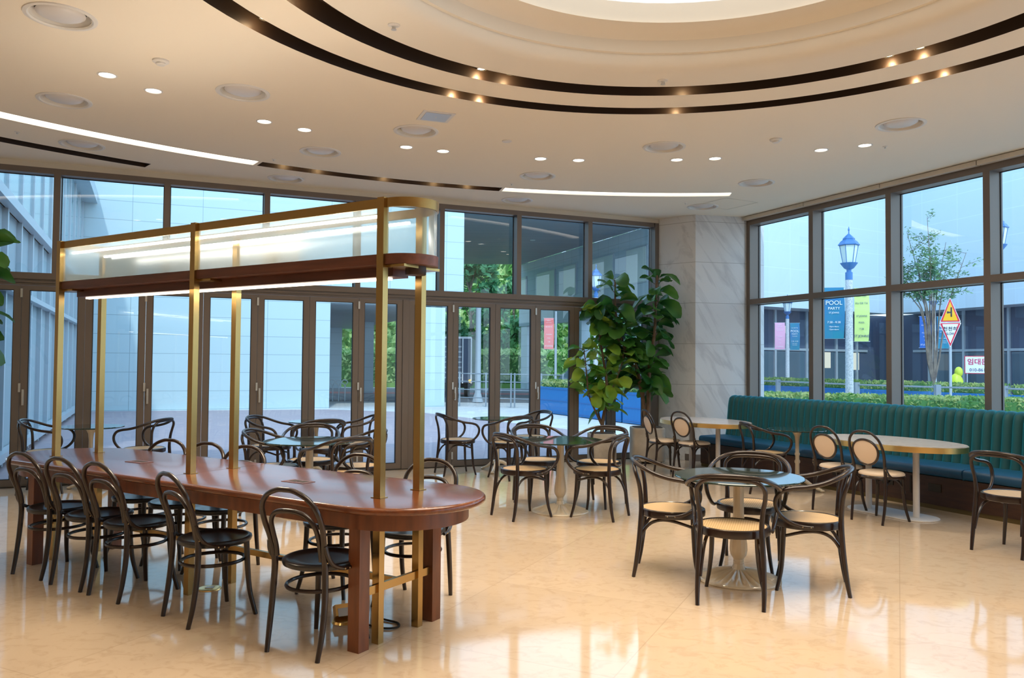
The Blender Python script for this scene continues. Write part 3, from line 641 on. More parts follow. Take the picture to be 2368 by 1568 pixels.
def make_oval_chair():
    t = thing('oval_back_chair', '', 'chair')
    MB().lathe([(.19, .405), (.205, .41), (.208, .425), (.20, .438), (.0, .438)], (0, 0, 0), 40).build('seat_ring', 'bentwood', t)
    MB().lathe([(.200, .432), (.204, .446), (.192, .459), (.15, .467), (0, .471)], (0, 0, 0), 40).build('seat_pad', 'cream_pad', t, angle=60)
    for k in (-1, 1): leg_front(k, .42).build('leg', 'bentwood', t)
    side = [(-.225, .160, 0), (-.205, .166, .12), (-.184, .166, .28), (-.176, .160, .43), (-.186, .160, .52), (-.208, .168, .62), (-.236, .170, .70), (-.262, .150, .775), (-.280, .10, .828), (-.288, .045, .848)]
    rr = [.0115, .0135, .015, .0155, .0145, .0135, .013, .0125, .012, .012]
    MB().tube(side + [(-.289, 0, .852)] + mirror(side)[::-1], rr + [.012] + rr[::-1], 10, sub=5).build('back_hoop', 'bentwood', t)
    def bk(z): return -.176 - max(0, z - .43) * .27   # backrest lean
    ov = []
    for i in range(20):
        a = 2 * pi * i / 20; zz = .655 + .118 * cos(a); ov.append((bk(zz), .128 * sin(a) * (1 + .10 * cos(a)), zz))
    MB().tube(ov, .0115, 8, closed=True, sub=3).build('oval_frame', 'bentwood', t)
    n = 20; pv = []
    for sgn in (1, -1):
        for q in (0.0, .5, .85, 1.0):
            for i in range(n):
                a = 2 * pi * i / n; zz = .655 + .112 * cos(a) * q; pv.append((bk(zz) + sgn * (.013 * (1 - q * q) + .004), .122 * sin(a) * q * (1 + .10 * cos(a) * q), zz))
    pf = []
    for h in (0, 4):
        for q in range(3):
            for i in range(n): pf.append(((h + q) * n + i, (h + q) * n + (i + 1) % n, (h + q + 1) * n + (i + 1) % n, (h + q + 1) * n + i))
    MB().add(pv, pf).build('back_pad', 'cream_pad', t, angle=80)
    for k in (-1, 1):
        MB().tube([(-.192, k * .172, .53), (-.18, k * .182, .48), (-.14, k * .195, .435), (-.06, k * .206, .42)], [.011, .011, .010, .009], 8, sub=4).build('seat_bracket', 'bentwood', t)
        MB().tube([(-.195, k * .160, .22), (-.160, k * .150, .33), (-.09, k * .135, .39), (0, k * .12, .398), (.08, k * .12, .375), (.14, k * .138, .29)], .0095, 8, sub=4).build('side_brace', 'bentwood', t)
    MB().tube([(.148, .14, .26), (.13, .11, .35), (.12, 0, .392), (.13, -.11, .35), (.148, -.14, .26)], .0095, 8, sub=4).build('front_brace', 'bentwood', t)
    MB().ball((-.196, .176, .50), .0045, 6, 4).ball((-.196, -.176, .50), .0045, 6, 4).ball((-.186, .186, .47), .0045, 6, 4).ball((-.186, -.186, .47), .0045, 6, 4).build('screws', 'screw', t)
    return t
G1 = 'black bentwood side chairs around the long wooden table'
side_spots = [(-.975, 4.19, 64, 'black bentwood chair nearest the camera, at the right end of the long table'),
    (-1.705, 4.655, 46.5, 'second black bentwood chair from the right along the near side of the long table'),
    (-2.352, 5.097, 57, 'black bentwood chair third from the right on the near side of the long table'),
    (-2.72, 5.332, 60, 'black bentwood chair fourth from the right on the near side of the long table'),
    (-3.123, 5.586, 61.5, 'leftmost black bentwood chair on the near side of the long table')]
for u_, n_, a_, l_ in [(1.256, .482, -110, 'black bentwood chair beyond the long table, nearest its right end'), (.68, .42, -111, 'black bentwood chair beyond the long table, just left of the front brass posts'), (-.32, .31, -108, 'black bentwood chair beyond the long table, right of the middle brass posts'),
                       (-.74, .28, -110, 'black bentwood chair beyond the long table, at the nearer middle brass post'), (-1.17, .27, -106, 'leftmost black bentwood chair on the far side of the long table')]:
    side_spots.append((*tw(u_, n_), a_, l_))
c0 = make_side_chair()
for i, (x, y, a, l) in enumerate(side_spots):
    if i == 0: c0.location = (x, y, 0); c0.rotation_euler = (0, 0, radians(a)); props(c0, l, None, G1)
    else: dup(c0, (x, y, 0), radians(a), l, G1)
G2 = 'dark bentwood armchairs with pale round seats at the small tables'
arm_spots = [(1.40, 5.068, 71, 'cane-seated armchair nearest the camera with its back to us at the front round table'),
    (1.135, 5.655, -14, 'cane-seated armchair on the left of the front round table'),
    (1.965, 5.335, 161, 'cane-seated armchair on the right of the front round table'),
    (1.735, 5.86, -113, 'cane-seated armchair behind the front round table, facing us'),
    (.13, 7.68, 33, 'armchair front left of the middle round table, back towards us'),
    (.825, 7.69, 150, 'armchair front right of the middle round table, back towards us'),
    (.295, 8.39, -70, 'armchair behind the middle round table on its left'),
    (.905, 8.29, -124, 'armchair behind the middle round table on its right, before the light green plant'),
    (-.70, 10.52, 23, 'armchair standing left of the small window table, turned right, right of the lamp posts'),
    (-.03, 10.19, 130, 'armchair in front of the small window table between it and the middle round table'),
    (.26, 11.06, -150, 'armchair right of the small window table, touching the doors'),
    (-2.28, 7.73, -4, 'armchair left of the glass table behind the long table, partly behind a brass post'),
    (-2.055, 8.24, -80, 'armchair behind the glass table that stands beyond the long table, facing us'),
    (-1.56, 7.23, 135, 'armchair in front of the glass table beyond the long table, back towards us'),
    (-1.50, 7.80, -157, 'armchair right of the glass table beyond the long table, behind the near brass post'),
    (-2.87, 9.62, -10, 'armchair left of the small table by the doors behind the four-chair glass table'),
    (-2.24, 9.38, 122, 'armchair in front of the small table by the doors behind the four-chair glass table'),
    (-1.93, 9.94, -160, 'armchair right of the small table by the doors behind the four-chair glass table'),
    (-5.09, 8.83, 16, 'armchair left of the far left glass table by the doors'),
    (-4.19, 9.17, 172, 'armchair right of the far left glass table by the doors'),
    (2.94, 9.27, 2, 'armchair left of the small glass table in front of the teal bench'),
    (3.985, 6.375, 30, 'armchair cut off at the right edge of the picture near the bench')]
a0 = make_armchair()
for i, (x, y, a, l) in enumerate(arm_spots):
    if i == 0: a0.location = (x, y, 0); a0.rotation_euler = (0, 0, radians(a)); props(a0, l, None, G2)
    else: dup(a0, (x, y, 0), radians(a), l, G2)
G3 = 'chairs with oval cream back pads at the marble tables'
ov0 = make_oval_chair()
for i, (x, y, a, l) in enumerate([(2.04, 10.66, 12, 'oval-backed cream chair at the far marble table, left one beside the plant pot'), (2.36, 10.35, 36, 'oval-backed cream chair at the far marble table, right one'),
                                  (3.325, 8.10, 30, 'oval-backed cream chair at the near marble table, left one'), (3.505, 7.60, 31, 'oval-backed cream chair at the near marble table, right one')]):
    if i == 0: ov0.location = (x, y, 0); ov0.rotation_euler = (0, 0, radians(a)); props(ov0, l, None, G3)
    else: dup(ov0, (x, y, 0), radians(a), l, G3)

# ------------------------------------------------------------------ round tables
def make_round():
    t = thing('round_pedestal_table', '', 'table')
    MB().lathe([(0, .688), (.424, .688), (.430, .692), (.430, .698), (.426, .702), (0, .702)], (0, 0, 0), 72).build('glass_top', 'green_glass', t)
    MB().lathe([(0, .686), (.12, .686), (.12, .674), (.036, .666)], (0, 0, 0), 24).build('top_plate', 'cast', t)
    pr = [(.034, .67), (.036, .60), (.037, .45), (.042, .36), (.052, .29), (.060, .235), (.061, .20), (.054, .168), (.040, .148), (.034, .138), (.036, .130), (.034, .122), (.037, .114), (.034, .106), (.038, .098), (.042, .085), (.05, .07)]
    MB().lathe(pr, (0, 0, 0), 12).build('pedestal_column', 'cast', t, angle=25)
    bp = [(.05, .075), (.10, .060), (.16, .042), (.22, .026), (.262, .018)]
    def rib(a, i): return 0
    b = MB(); n = 96; vs = []; fs = []
    for k in range(n):
        a = 2 * pi * k / n; h = (abs((k % 4) - 2) - 1) * .5
        for i, (r, z) in enumerate(bp): vs.append((r * cos(a), r * sin(a), z + h * .022 * sin(pi * i / 4)))
    for k in range(n):
        for i in range(4): fs.append((k * 5 + i, (k + 1) % n * 5 + i, (k + 1) % n * 5 + i + 1, k * 5 + i + 1))
    b.add(vs, fs); b.lathe([(.262, .018), (.275, .014), (.280, .006), (.278, 0)], (0, 0, 0), 96).build('fluted_base', 'cast', t, angle=35)
    return t
def make_small():
    t = thing('small_glass_table', '', 'table')
    MB().lathe([(0, .698), (.334, .698), (.340, .702), (.340, .708), (.336, .712), (0, .712)], (0, 0, 0), 64).build('glass_top', 'green_glass', t)
    MB().lathe([(0, .696), (.10, .696), (.10, .684), (.05, .67), (.03, .63), (.023, .56), (.023, .44), (.030, .43), (.030, .415), (.023, .405), (.023, .36), (.032, .345), (.032, .325), (.024, .31), (.026, .16), (.038, .12), (.034, .07), (0, .06)], (0, 0, 0), 20).build('pole', 'cast', t)
    for k in range(3):
        a = 2 * pi * k / 3 + .5
        l = MB().tube([(.02 * cos(a), .02 * sin(a), .13), (.09 * cos(a), .09 * sin(a), .115), (.18 * cos(a), .18 * sin(a), .055), (.27 * cos(a), .27 * sin(a), .022)], [.026, .024, .020, .016], 8, sub=4).build('foot', 'cast', t)
        MB().ball((.275 * cos(a), .275 * sin(a), .016), (.028, .028, .016), 12, 6).build('toe', 'cast', l)
    return t
r0 = make_round(); r0.location = (1.555, 5.49, 0); props(r0, 'front round table with dark green glass top on a fluted cream pedestal', None, 'round dark glass tables on cream pedestals')
dup(r0, (.488, 7.93, 0), .1, 'middle round glass table on a fluted cream pedestal, straight ahead of the camera')
dup(r0, (-1.925, 7.67, 0), .2, 'round glass table behind the long wooden table, ringed by four armchairs')
s0 = make_small(); s0.location = (-4.69, 8.96, 0); s0.rotation_euler = (0, 0, .3); props(s0, 'small glass table at the far left between two armchairs', None, 'small glass tables on cast tripod feet')
dup(s0, (-2.43, 10.0, 0), .9, 'small glass table by the doors, mostly hidden behind the four-armchair group')
dup(s0, (-.185, 10.80, 0), 1.9, 'small glass table by the doors right of the lamp posts')
dup(s0, (3.34, 9.37, 0), -1.05, 'small glass table in front of the teal bench between the marble tables')
def make_marble():
    t = thing('oval_marble_table', '', 'table')
    MB().prism(ellipse(.735, .452, 72), .705, .722).build('marble_top', 'table_marble', t, flat=True)
    MB().prism(ellipse(.742, .459, 72), .664, .716).build('brass_band', 'brass_bright', t, angle=30)
    for x in (-.268, .268):
        MB().lathe([(.030, .664), (.030, .012)], (x, 0, 0), 24).build('pole', 'white_steel', t)
        MB().lathe([(0, .662), (.10, .662), (.10, .655), (.03, .652)], (x, 0, 0), 24).build('mounting_plate', 'white_steel', t)
    MB().prism(stadium(.26, .21, 16), 0, .012, .003, 2).build('base_plate', 'white_steel', t)
    return t
m0 = make_marble(); m0.location = (3.77, 7.955, 0); m0.rotation_euler = (0, 0, radians(-63)); props(m0, 'near oval marble table with brass edge and white legs at the teal bench', None, 'oval marble tables with brass edges')
dup(m0, (2.545, 10.575, 0), radians(-64), 'far oval marble table with brass edge beside the marble column')

# ------------------------------------------------------------------ bench along the right windows
BA = radians(-64.3)
bq = thing('banquette', 'long teal channel-tufted velvet bench with blue seat on a dark wood plinth', 'bench', (3.92 + .02, 9.0, 0), BA)
XL, XR = -2.82, 4.3
MB().bb(XL + .01, XR, .0, .60, .045, .335).build('plinth', 'dark_wood', bq, flat=True)
MB().bb(XL + .01, XR, .012, .58, 0, .045).build('toe_kick', 'brass_dark', bq, flat=True)
for x in (-1.30, -.42, .26, .82, 1.45, 2.2):
    MB().bb(x, x + .14, -.008, .0, .18, .26).build('socket_cover', 'gap', bq, flat=True)
for x in (.60, -1.9, 1.85): MB().bb(x, x + .02, -.006, .0, .13, .31).build('plinth_joint', 'gap', bq, flat=True)
def cushion(x0, x1):
    pts = [(-.015, .345), (-.028, .36), (-.030, .40), (-.018, .428), (.01, .438), (.25, .442), (.50, .44)]
    m = MB(); n = 10; xs = [x0, x0 + .008] + [x0 + (x1 - x0) * k / n for k in range(1, n)] + [x1 - .008, x1]; vs = []; fs = []
    for i, x in enumerate(xs):
        e = 1 if 0 < i < len(xs) - 1 else .0
        for (y, z) in pts: vs.append((x, y + (.012 * (1 - e) if y < .1 else 0), z - .010 * (1 - e)))
        vs.append((x, .50, .345))
    P = len(pts) + 1
    for i in range(len(xs) - 1):
        for j in range(P): fs.append((i * P + j, (i + 1) * P + j, (i + 1) * P + (j + 1) % P, i * P + (j + 1) % P))
    fs.append(tuple(range(P))); fs.append(tuple(range((len(xs) - 1) * P, len(xs) * P))[::-1])
    return m.add(vs, fs)
for a, b in ((XL, -.55), (-.548, 1.20), (1.202, 3.0), (3.002, XR)): cushion(a, b).build('seat_cushion', 'velvet_seat', bq, angle=50)
# channel-tufted back
bk = MB(); W = .1045; nC = int((XR - XL) / W); sgm = 6; vs = []; fs = []
prof = [(.448, .43), (.462, .50), (.475, .62), (.487, .74), (.498, .86), (.508, .93), (.524, .975), (.550, 1.004), (.585, 1.014), (.625, 1.004), (.640, .97), (.640, .43)]
cols = []
for c in range(nC):
    for k in range(sgm + (1 if c == nC - 1 else 0)):
        t = k / sgm; cols.append((XL + (c + t) * W, sin(pi * t) ** .6 if 0 < t < 1 else 0.0))
for x, b in cols:
    for j, (y, z) in enumerate(prof):
        by = b * .034 if j < 7 else (b * .014 if j == 7 else 0); bz = b * (.012 if 6 <= j <= 9 else 0)
        vs.append((x, y + .020 - by, z - .012 + bz if j > 4 else z))
P = len(prof)
for i in range(len(cols) - 1):
    for j in range(P - 1): fs.append((i * P + j, (i + 1) * P + j, (i + 1) * P + j + 1, i * P + j + 1))
fs.append(tuple(range(P))); fs.append(tuple(range((len(cols) - 1) * P, len(cols) * P))[::-1])
bk.add(vs, fs).build('tufted_back', 'velvet', bq, angle=70)

# ------------------------------------------------------------------ fiddle-leaf figs
def fig_leaf(m, base, d, up, L, Wd, droop, cup=.18):
    """one obovate wavy leaf from base, heading d"""
    side = d.cross(up).normalized(); nrm = side.cross(d).normalized()
    ws = [0.05, .42, .62, .92, 1.0, .78, .30]; ts = [0, .16, .34, .58, .78, .93, 1.0]
    vs = []
    ph = random.uniform(0, 6)
    for t, w in zip(ts, ws):
        c = base + d * (L * t) - Vector((0, 0, 1)) * (droop * L * t * t) + nrm * (.05 * L * sin(t * pi))
        for q in (-1, -.5, 0, .5, 1):
            p = c + side * (q * w * Wd / 2) + nrm * (cup * Wd * q * q * w + .035 * Wd * sin(9 * t + 2.5 * q + ph))
            vs.append(p)
    fs = [(i * 5 + j, i * 5 + j + 1, (i + 1) * 5 + j + 1, (i + 1) * 5 + j) for i in range(6) for j in range(4)]
    m.add(vs, fs)
def fig_plant(x, y, label, stems, leafmat, pot, seed, nl, Lr=(.20, .30)):
    random.seed(seed)
    t = thing('fiddle_leaf_fig', label, 'potted plant', (x, y, 0))
    pw, ph_ = pot
    sq = []
    for k in range(32):
        a = 2 * pi * k / 32; c, s = cos(a), sin(a); e = .42
        sq.append((pw * abs(c) ** e * (1 if c > 0 else -1), pw * abs(s) ** e * (1 if s > 0 else -1)))
    po = MB().prism(sq, .03, ph_, .02, 3).build('pot', 'concrete', t, angle=50)
    MB().prism([(p[0] * .86, p[1] * .86) for p in sq], ph_ - .001, ph_ + .004).build('soil', 'soil', po, flat=True)
    MB().box((0, 0, .016), (pw * 1.5, pw * 1.5, .032)).build('plinth', 'gap', po, flat=True)
    tm = MB(); lm = MB()
    for st in stems:
        pts = [Vector(p) for p in st['pts']]
        tm.tube(pts, [st['r'] * (1 - .65 * i / (len(pts) - 1)) for i in range(len(pts))], 8, sub=4)
        n = st.get('n', nl); z0 = st.get('from', .35)
        for k in range(n):
            t_ = z0 + (1 - z0) * (k + .5) / n
            f = t_ * (len(pts) - 1); i = min(int(f), len(pts) - 2); b = pts[i].lerp(pts[i + 1], f - i)
            a = k * 2.4 + random.uniform(-.5, .5); topness = (t_ - z0) / (1 - z0)
            el = random.uniform(-.35, .65) + .75 * max(0, topness - .75) * 2.0
            d = Vector((cos(a) * cos(el), sin(a) * cos(el), sin(el))).normalized()
            L = random.uniform(*Lr) * (1 if topness < .9 else .9); stem = random.uniform(.03, .07)
            tm.tube([b, b + d * stem], [.006, .004], 5, smooth=False)
            out = Vector((d.x, d.y, 0)).normalized()
            upv = (Vector((0, 0, 1)) + Vector((-out.y, out.x, 0)) * random.uniform(-1.3, 1.3) + out * random.uniform(-.4, .4)).normalized()
            fig_leaf(lm, b + d * stem, d, upv, L, L * random.uniform(.66, .82), random.uniform(.15, .75))
    tm.build('trunk', 'trunk', t); lm.build('foliage', leafmat, t, angle=80)
    return t
fig_plant(1.33, 11.78, 'lighter green fiddle-leaf fig in a concrete pot behind the middle round table', [
    dict(r=.03, pts=[(0, 0, .42), (.015, 0, .62), (.05, 0, .85), (.06, -.03, 1.2), (.0, -.02, 1.6), (-.04, .03, 1.95), (-.03, 0, 2.32)], n=44, **{'from': .26}),
    dict(r=.018, pts=[(0, 0, .55), (-.08, -.02, .72), (-.20, -.05, 1.0), (-.24, -.08, 1.35), (-.28, -.05, 1.72)], n=24, **{'from': .42}),
    dict(r=.015, pts=[(.0, 0, .55), (-.04, .04, .8), (.16, .04, 1.1), (.28, -.05, 1.45), (.33, .0, 1.75)], n=20, **{'from': .45})], 'fig_light', (.205, .44), 11, 40, (.20, .31))
fig_plant(2.02, 11.92, 'taller dark green fiddle-leaf fig in a wide concrete pot beside the marble column', [
    dict(r=.04, pts=[(0, 0, .5), (.02, 0, .9), (.03, 0, 1.4), (.10, -.02, 1.9), (.12, 0, 2.3), (.14, 0, 2.78)], n=70, **{'from': .22}),
    dict(r=.035, pts=[(-.05, 0, .5), (-.06, 0, .9), (-.16, 0, 1.3), (-.35, -.05, 1.7), (-.48, -.08, 2.15), (-.50, -.1, 2.72)], n=58, **{'from': .30}),
    dict(r=.02, pts=[(-.06, 0, 1.0), (-.2, -.06, 1.5), (-.55, -.1, 1.95), (-.78, -.12, 2.35)], n=26, **{'from': .40})], 'fig_dark', (.245, .52), 5, 60, (.24, .37))
fig_plant(-5.62, 7.72, 'fiddle-leaf fig reaching in at the left edge of the picture before the doors', [
    dict(r=.03, pts=[(0, 0, .45), (.03, 0, 1.0), (.10, .05, 1.6), (.32, .1, 2.2), (.46, .1, 2.62)], n=34, **{'from': .45}),
    dict(r=.02, pts=[(0, 0, .9), (.15, 0, 1.3), (.32, 0, 1.65), (.42, 0, 1.95)], n=20, **{'from': .4})], 'fig_dark', (.22, .45), 21, 30, (.26, .36))
# ------------------------------------------------------------------ outside
MT['paving'] = tile_mat('pale_paving', (0.60, 0.60, 0.60), (0.64, 0.64, 0.63), (0.46, 0.47, 0.49), .6, .6, .01, rough=.7, rot=.4)
MT['mauve'] = tile_mat('mauve_pavers', (0.36, 0.30, 0.33), (0.40, 0.33, 0.35), (0.30, 0.26, 0.29), .2, .1, .004, rough=.75, rot=.4)
MT['asphalt'] = pmat('asphalt_road', (0.16, 0.17, 0.19), 0.85, col2=(0.20, 0.21, 0.23), scale=2)
MT['red_lane'] = pmat('red_lane_paint', (0.40, 0.16, 0.16), 0.8)
MT['grass'] = pmat('lawn', (0.14, 0.30, 0.07), 0.95, col2=(0.22, 0.38, 0.10), scale=1.5)
MT['panel'] = tile_mat('pale_wall_panels', (0.50, 0.64, 0.68), (0.52, 0.66, 0.70), (0.28, 0.38, 0.43), 1.9, .548, .008, rough=.5, vertical=True)
MT['panel2'] = tile_mat('pale_wall_panels_small', (0.48, 0.60, 0.65), (0.50, 0.62, 0.67), (0.33, 0.42, 0.48), .95, .6, .009, rough=.5, vertical=True)
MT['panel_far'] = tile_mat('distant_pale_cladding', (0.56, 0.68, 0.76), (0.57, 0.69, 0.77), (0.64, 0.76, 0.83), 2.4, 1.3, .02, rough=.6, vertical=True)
MT['soffit'] = tile_mat('slatted_grey_soffit', (0.26, 0.31, 0.36), (0.30, 0.35, 0.40), (0.12, 0.15, 0.19), 6, .3, .02, rough=.5)
MT['facade_glass'] = pmat('bluish_curtain_wall_glass', (0.16, 0.33, 0.38), 0.06, spec=1.0, coat=.6)
MT['alu'] = pmat('pale_aluminium', (0.50, 0.57, 0.62), 0.4, metal=.3)
MT['lavender'] = pmat('grey_blue_lower_sheet', (0.36, 0.46, 0.50), .7)
MT['shop_dark'] = pmat('dark_shopfront', (0.09, 0.115, 0.18), .3)
MT['shop_glass'] = pmat('dark_shop_glass', (0.09, 0.14, 0.18), .05, spec=.9)
MT['lit'] = emat('lit_shop_window', (1.0, .95, .82), .8)
MT['granite'] = pmat('speckled_granite', (0.62, 0.64, 0.66), .7, col2=(0.38, 0.41, 0.45), scale=45, detail=1)
MT['lantern_blue'] = pmat('blue_painted_lantern', (0.04, 0.16, 0.42), .4)
MT['lantern_glass'] = pmat('lantern_glass_and_sky_pane', (0.62, 0.72, 0.68), .3)
MT['planter_blue'] = pmat('blue_painted_planter', (0.012, 0.17, 0.46), .45)
MT['pole_grey'] = pmat('grey_steel_pole', (0.40, 0.46, 0.52), .45)
MT['rail_grey'] = pmat('grey_railing', (0.22, 0.26, 0.30), .5)
MT['teal_cloth'] = pmat('teal_banner_cloth', (0.02, 0.26, 0.32), .8, col2=(0.03, 0.15, 0.40), scale=.8)
MT['yellow_cloth'] = pmat('yellow_green_banner_cloth', (0.60, 0.75, 0.25), .8)
MT['pink_cloth'] = pmat('pink_banner_cloth', (0.80, 0.42, 0.60), .8)
MT['blue_cloth'] = pmat('blue_banner_cloth', (0.03, 0.13, 0.48), .8)
MT['red_cloth'] = pmat('coral_banner_cloth', (0.80, 0.20, 0.20), .8)
MT['white'] = pmat('white_paint', (0.85, 0.85, 0.87), .5)
MT['sign_red'] = pmat('sign_red', (0.70, 0.02, 0.06), .4)
MT['sign_yellow'] = pmat('sign_yellow', (0.95, 0.50, 0.01), .4)
MT['sign_black'] = pmat('sign_black', (0.02, 0.02, 0.03), .4)
MT['char_red'] = pmat('lettering_red', (0.60, 0.03, 0.12), .5)
MT['char_navy'] = pmat('lettering_navy', (0.06, 0.10, 0.22), .5)
MT['chartreuse'] = pmat('chartreuse_plastic', (0.55, 0.66, 0.03), .4)
MT['orange_lamp'] = emat('orange_lamp', (1.0, .45, .05), 2.0)
struct(MB().bb(-60, 60, -30, 80, -.30, -.13).build('ground', 'paving', flat=True)).location.z = .11
nf = [fpt(-14, .26), fpt(3.5, .26), (3.9, 13.4), (1.0, 18.2), (-2.6, 23.3), (-5.6, 24.4), (-13, 22.3)]
struct(MB().prism([(p[0], p[1]) for p in nf], -.019, -.010).build('paver_field', 'mauve', flat=True))
struct(MB().bb(-60, 60, 29.5, 44.5, -.019, -.008).build('road', 'asphalt', flat=True))
struct(MB().bb(-60, 60, 36.5, 38.6, -.008, -.003).build('road_lane', 'red_lane', flat=True))
struct(MB().bb(-60, 60, 46, 75, -.019, .25).build('lawn_bank', 'grass', flat=True))
# white panelled building opposite the doors
WA = .3847
wb_ = thing('panelled_building', 'pale blue-white panelled building beyond the folding doors with an open passage beneath', 'building', (-5.73, 25.19, 0), WA)
MB().bb(-7.4, 0, 0, 6, -.02, 10).build('wall', 'panel', wb_, flat=True)
MB().bb(0, 4.41, 0, 19, 3.31, 10).build('upper_storey', 'panel', wb_, flat=True)
MB().bb(-.002, 4.41, .15, 19.5, 3.27, 3.309).build('passage_ceiling', 'soffit', wb_, flat=True)
MB().bb(3.03, 3.78, 0, .75, -.02, 3.27).build('column', 'panel', wb_, flat=True)
def toL(o, a, x, y): dx, dy = x - o[0], y - o[1]; return (dx * cos(a) + dy * sin(a), -dx * sin(a) + dy * cos(a))
for (x, y, w, l) in ((-9.66, 43.2, .95, 'shaded'), (-6.63, 36.6, .62, '')):
    q = toL((-5.73, 25.19), WA, x, y); MB().bb(q[0] - w / 2, q[0] + w / 2, q[1], q[1] + .7, -.02, 3.27).build('column', 'panel2', wb_, flat=True)
# glazed side wing at the left
gw = thing('glazed_wing', 'tall glazed wing with pale mullions running away at the far left outside', 'building', (-12.14, 22.6, 0), radians(-65.7))
MB().bb(.03, 14.6, -.25, -.10, -.02, 3.5).build('lower_sheet', 'lavender', gw, flat=True)  # plain grey-blue sheet below the glazing
MB().bb(.03, 14.6, -.3, -.06, 3.5, 7.5).build('glazing', 'facade_glass', gw, flat=True)
for k in range(12):
    x = .1 + k * 1.28; MB().bb(x - .05, x + .05, -.10, -.03, 0, 7.5).build('mullion', 'alu', gw, flat=True)
for z, h, d in ((5.9, .32, .30), (3.5, .14, .06), (2.37, .08, .05), (.1, .12, .05)):
    MB().bb(.03, 14.6, -.08, d, z, z + h).build('transom', 'alu', gw, flat=True)
# raised building with grey canopy straight ahead right
rb = thing('raised_building', 'raised panelled building under a dark grey canopy beyond the clerestory windows', 'building', (.5, 45, 0), atan2(-7.3, 2.78))
MB().bb(-.3, 16, 0, .5, 3.5, 6.98).build('wall', 'panel2', rb, flat=True)
for a, b in ((-.2, .8), (2.42, 4.7), (5.86, 7.2), (9.0, 10.95), (12.2, 13.8)):
    w = MB().bb(a - .06, b + .06, -.05, .0, 4.75, 6.25).build('window', 'alu', rb, flat=True)
    MB().bb(a, b, -.07, -.05, 4.8, 6.2).build('pane', 'lantern_glass', w, flat=True)  # pale pane colour stands in for the sky's reflection
for x, w in ((.35, .9), (7.4, .6), (13.0, .6)): MB().bb(x - w / 2, x + w / 2, .05, .5, -.02, 3.5).build('pillar', 'panel2', rb, flat=True)
cn = thing('entrance_canopy', 'large flat dark grey canopy soffit seen through the high windows right of the brass lamp', 'canopy', (0, 0, 0))
MB().prism([(-1.45, 27.2), (9.0, 27.2), (6.2, 30.2), (.5, 45), (-5.0, 45)], 7.0, 7.6).build('canopy_slab', 'soffit', cn, flat=True)
MB().lathe([(0, 0), (.12, 0), (.12, .02)], (.9, 36, 6.985), 16).build('round_lamp', 'lantern_glass', cn)
MB().prism([(5.4, 17.5), (12, 17.5), (12, 30), (5.4, 30)], 8.0, 9.0).build('far_slab', 'soffit', cn, flat=True)
# building across the street at the right
def wing(nm, lab, p, q, posts, zs=4.45, H=15, ret=1.6, base=None):
    a = atan2(q[1] - p[1], q[0] - p[0]); L_ = hypot(q[0] - p[0], q[1] - p[1])
    t = base or thing(nm, lab, 'building', (p[0], p[1], 0), a); before = set(COL.objects)
    MB().bb(0, L_, 0, ret + .4, zs, H).build('upper_wall', 'panel_far', t, flat=True)
    MB().bb(-3.5, L_ + 3.5, ret, ret + .3, 0, zs).build('shopfront', 'shop_dark', t, flat=True)
    for x in posts: MB().bb(x - .07, x + .07, ret - .1, ret, 0, zs).build('shop_mullion', 'alu', t, flat=True)
    MB().bb(0, L_, ret - .08, ret - .02, 2.25, 2.38).build('shop_transom', 'alu', t, flat=True)
    for i in range(len(posts) - 1):
        MB().bb(posts[i] + .15, posts[i + 1] - .15, ret - .04, ret - .01, .2, 2.2).build('shop_window', 'shop_glass', t, flat=True)
    if base:
        for o in set(COL.objects) - before:
            l = toL(base.location, base.rotation_euler[2], p[0], p[1]); o.location = (l[0], l[1], 0); o.rotation_euler = (0, 0, a - base.rotation_euler[2])
    return t
wA = wing('street_building', 'pale building across the street with a dark glazed shopfront, beyond the right-hand windows', (10.4, 39.44), (21.8, 46), [.6, 3.0, 5.4, 7.9, 10.4, 12.2])
for x0, x1, z0, z1 in ((8.7, 9.9, 1.3, 2.2), (11.5, 12.4, 1.2, 2.2), (6.0, 6.4, 3.2, 3.6)): MB().bb(x0, x1, 1.54, 1.555, z0, z1).build('lit_window', 'lit', wA, flat=True)
wing(None, None, (21.8, 46), (26.0, 31.0), [1.2, 3.6, 6.4, 8.2, 11, 13.5], base=wA)

# street furniture ---------------------------------------------------
def lantern_post(x, y, H, lab, rz=-.3, r=.085):
    t = thing('street_lamp', lab, 'street lamp', (x, y, 0), rz, 'blue lantern street lamps')
    MB().lathe([(r * 1.25, 0), (r * 1.25, .3), (r * 1.05, .35), (r, .5), (r * .85, H - 1.02)], (0, 0, 0), 16).build('pole', 'granite', t)
    b = H - 1.05
    MB().lathe([(.075, b), (.075, b + .16), (.05, b + .17), (.05, b + .22), (.10, b + .25), (.16, b + .33), (.18, b + .36), (0, b + .36)], (0, 0, 0), 16).build('lantern_cup', 'lantern_blue', t, angle=30)
    ln = MB().lathe([(.12, b + .36), (.185, b + .74)], (0, 0, 0), 6).build('lantern_glass', 'lantern_glass', t, flat=True)
    fr = MB()
    for k in range(6):
        a = 2 * pi * k / 6; fr.tube([(.122 * cos(a), .122 * sin(a), b + .36), (.188 * cos(a), .188 * sin(a), b + .74)], .008, 5, smooth=False)
    fr.build('glazing_bars', 'lantern_blue', ln, flat=True)
    MB().lathe([(.20, b + .73), (.225, b + .745), (.17, b + .82), (.12, b + .86), (.125, b + .88), (.07, b + .94), (.025, b + .98), (.012, b + 1.0), (.012, b + 1.05), (.022, b + 1.07), (.004, b + 1.14)], (0, 0, 0), 6).build('lantern_roof', 'lantern_blue', t, flat=True)
    return t
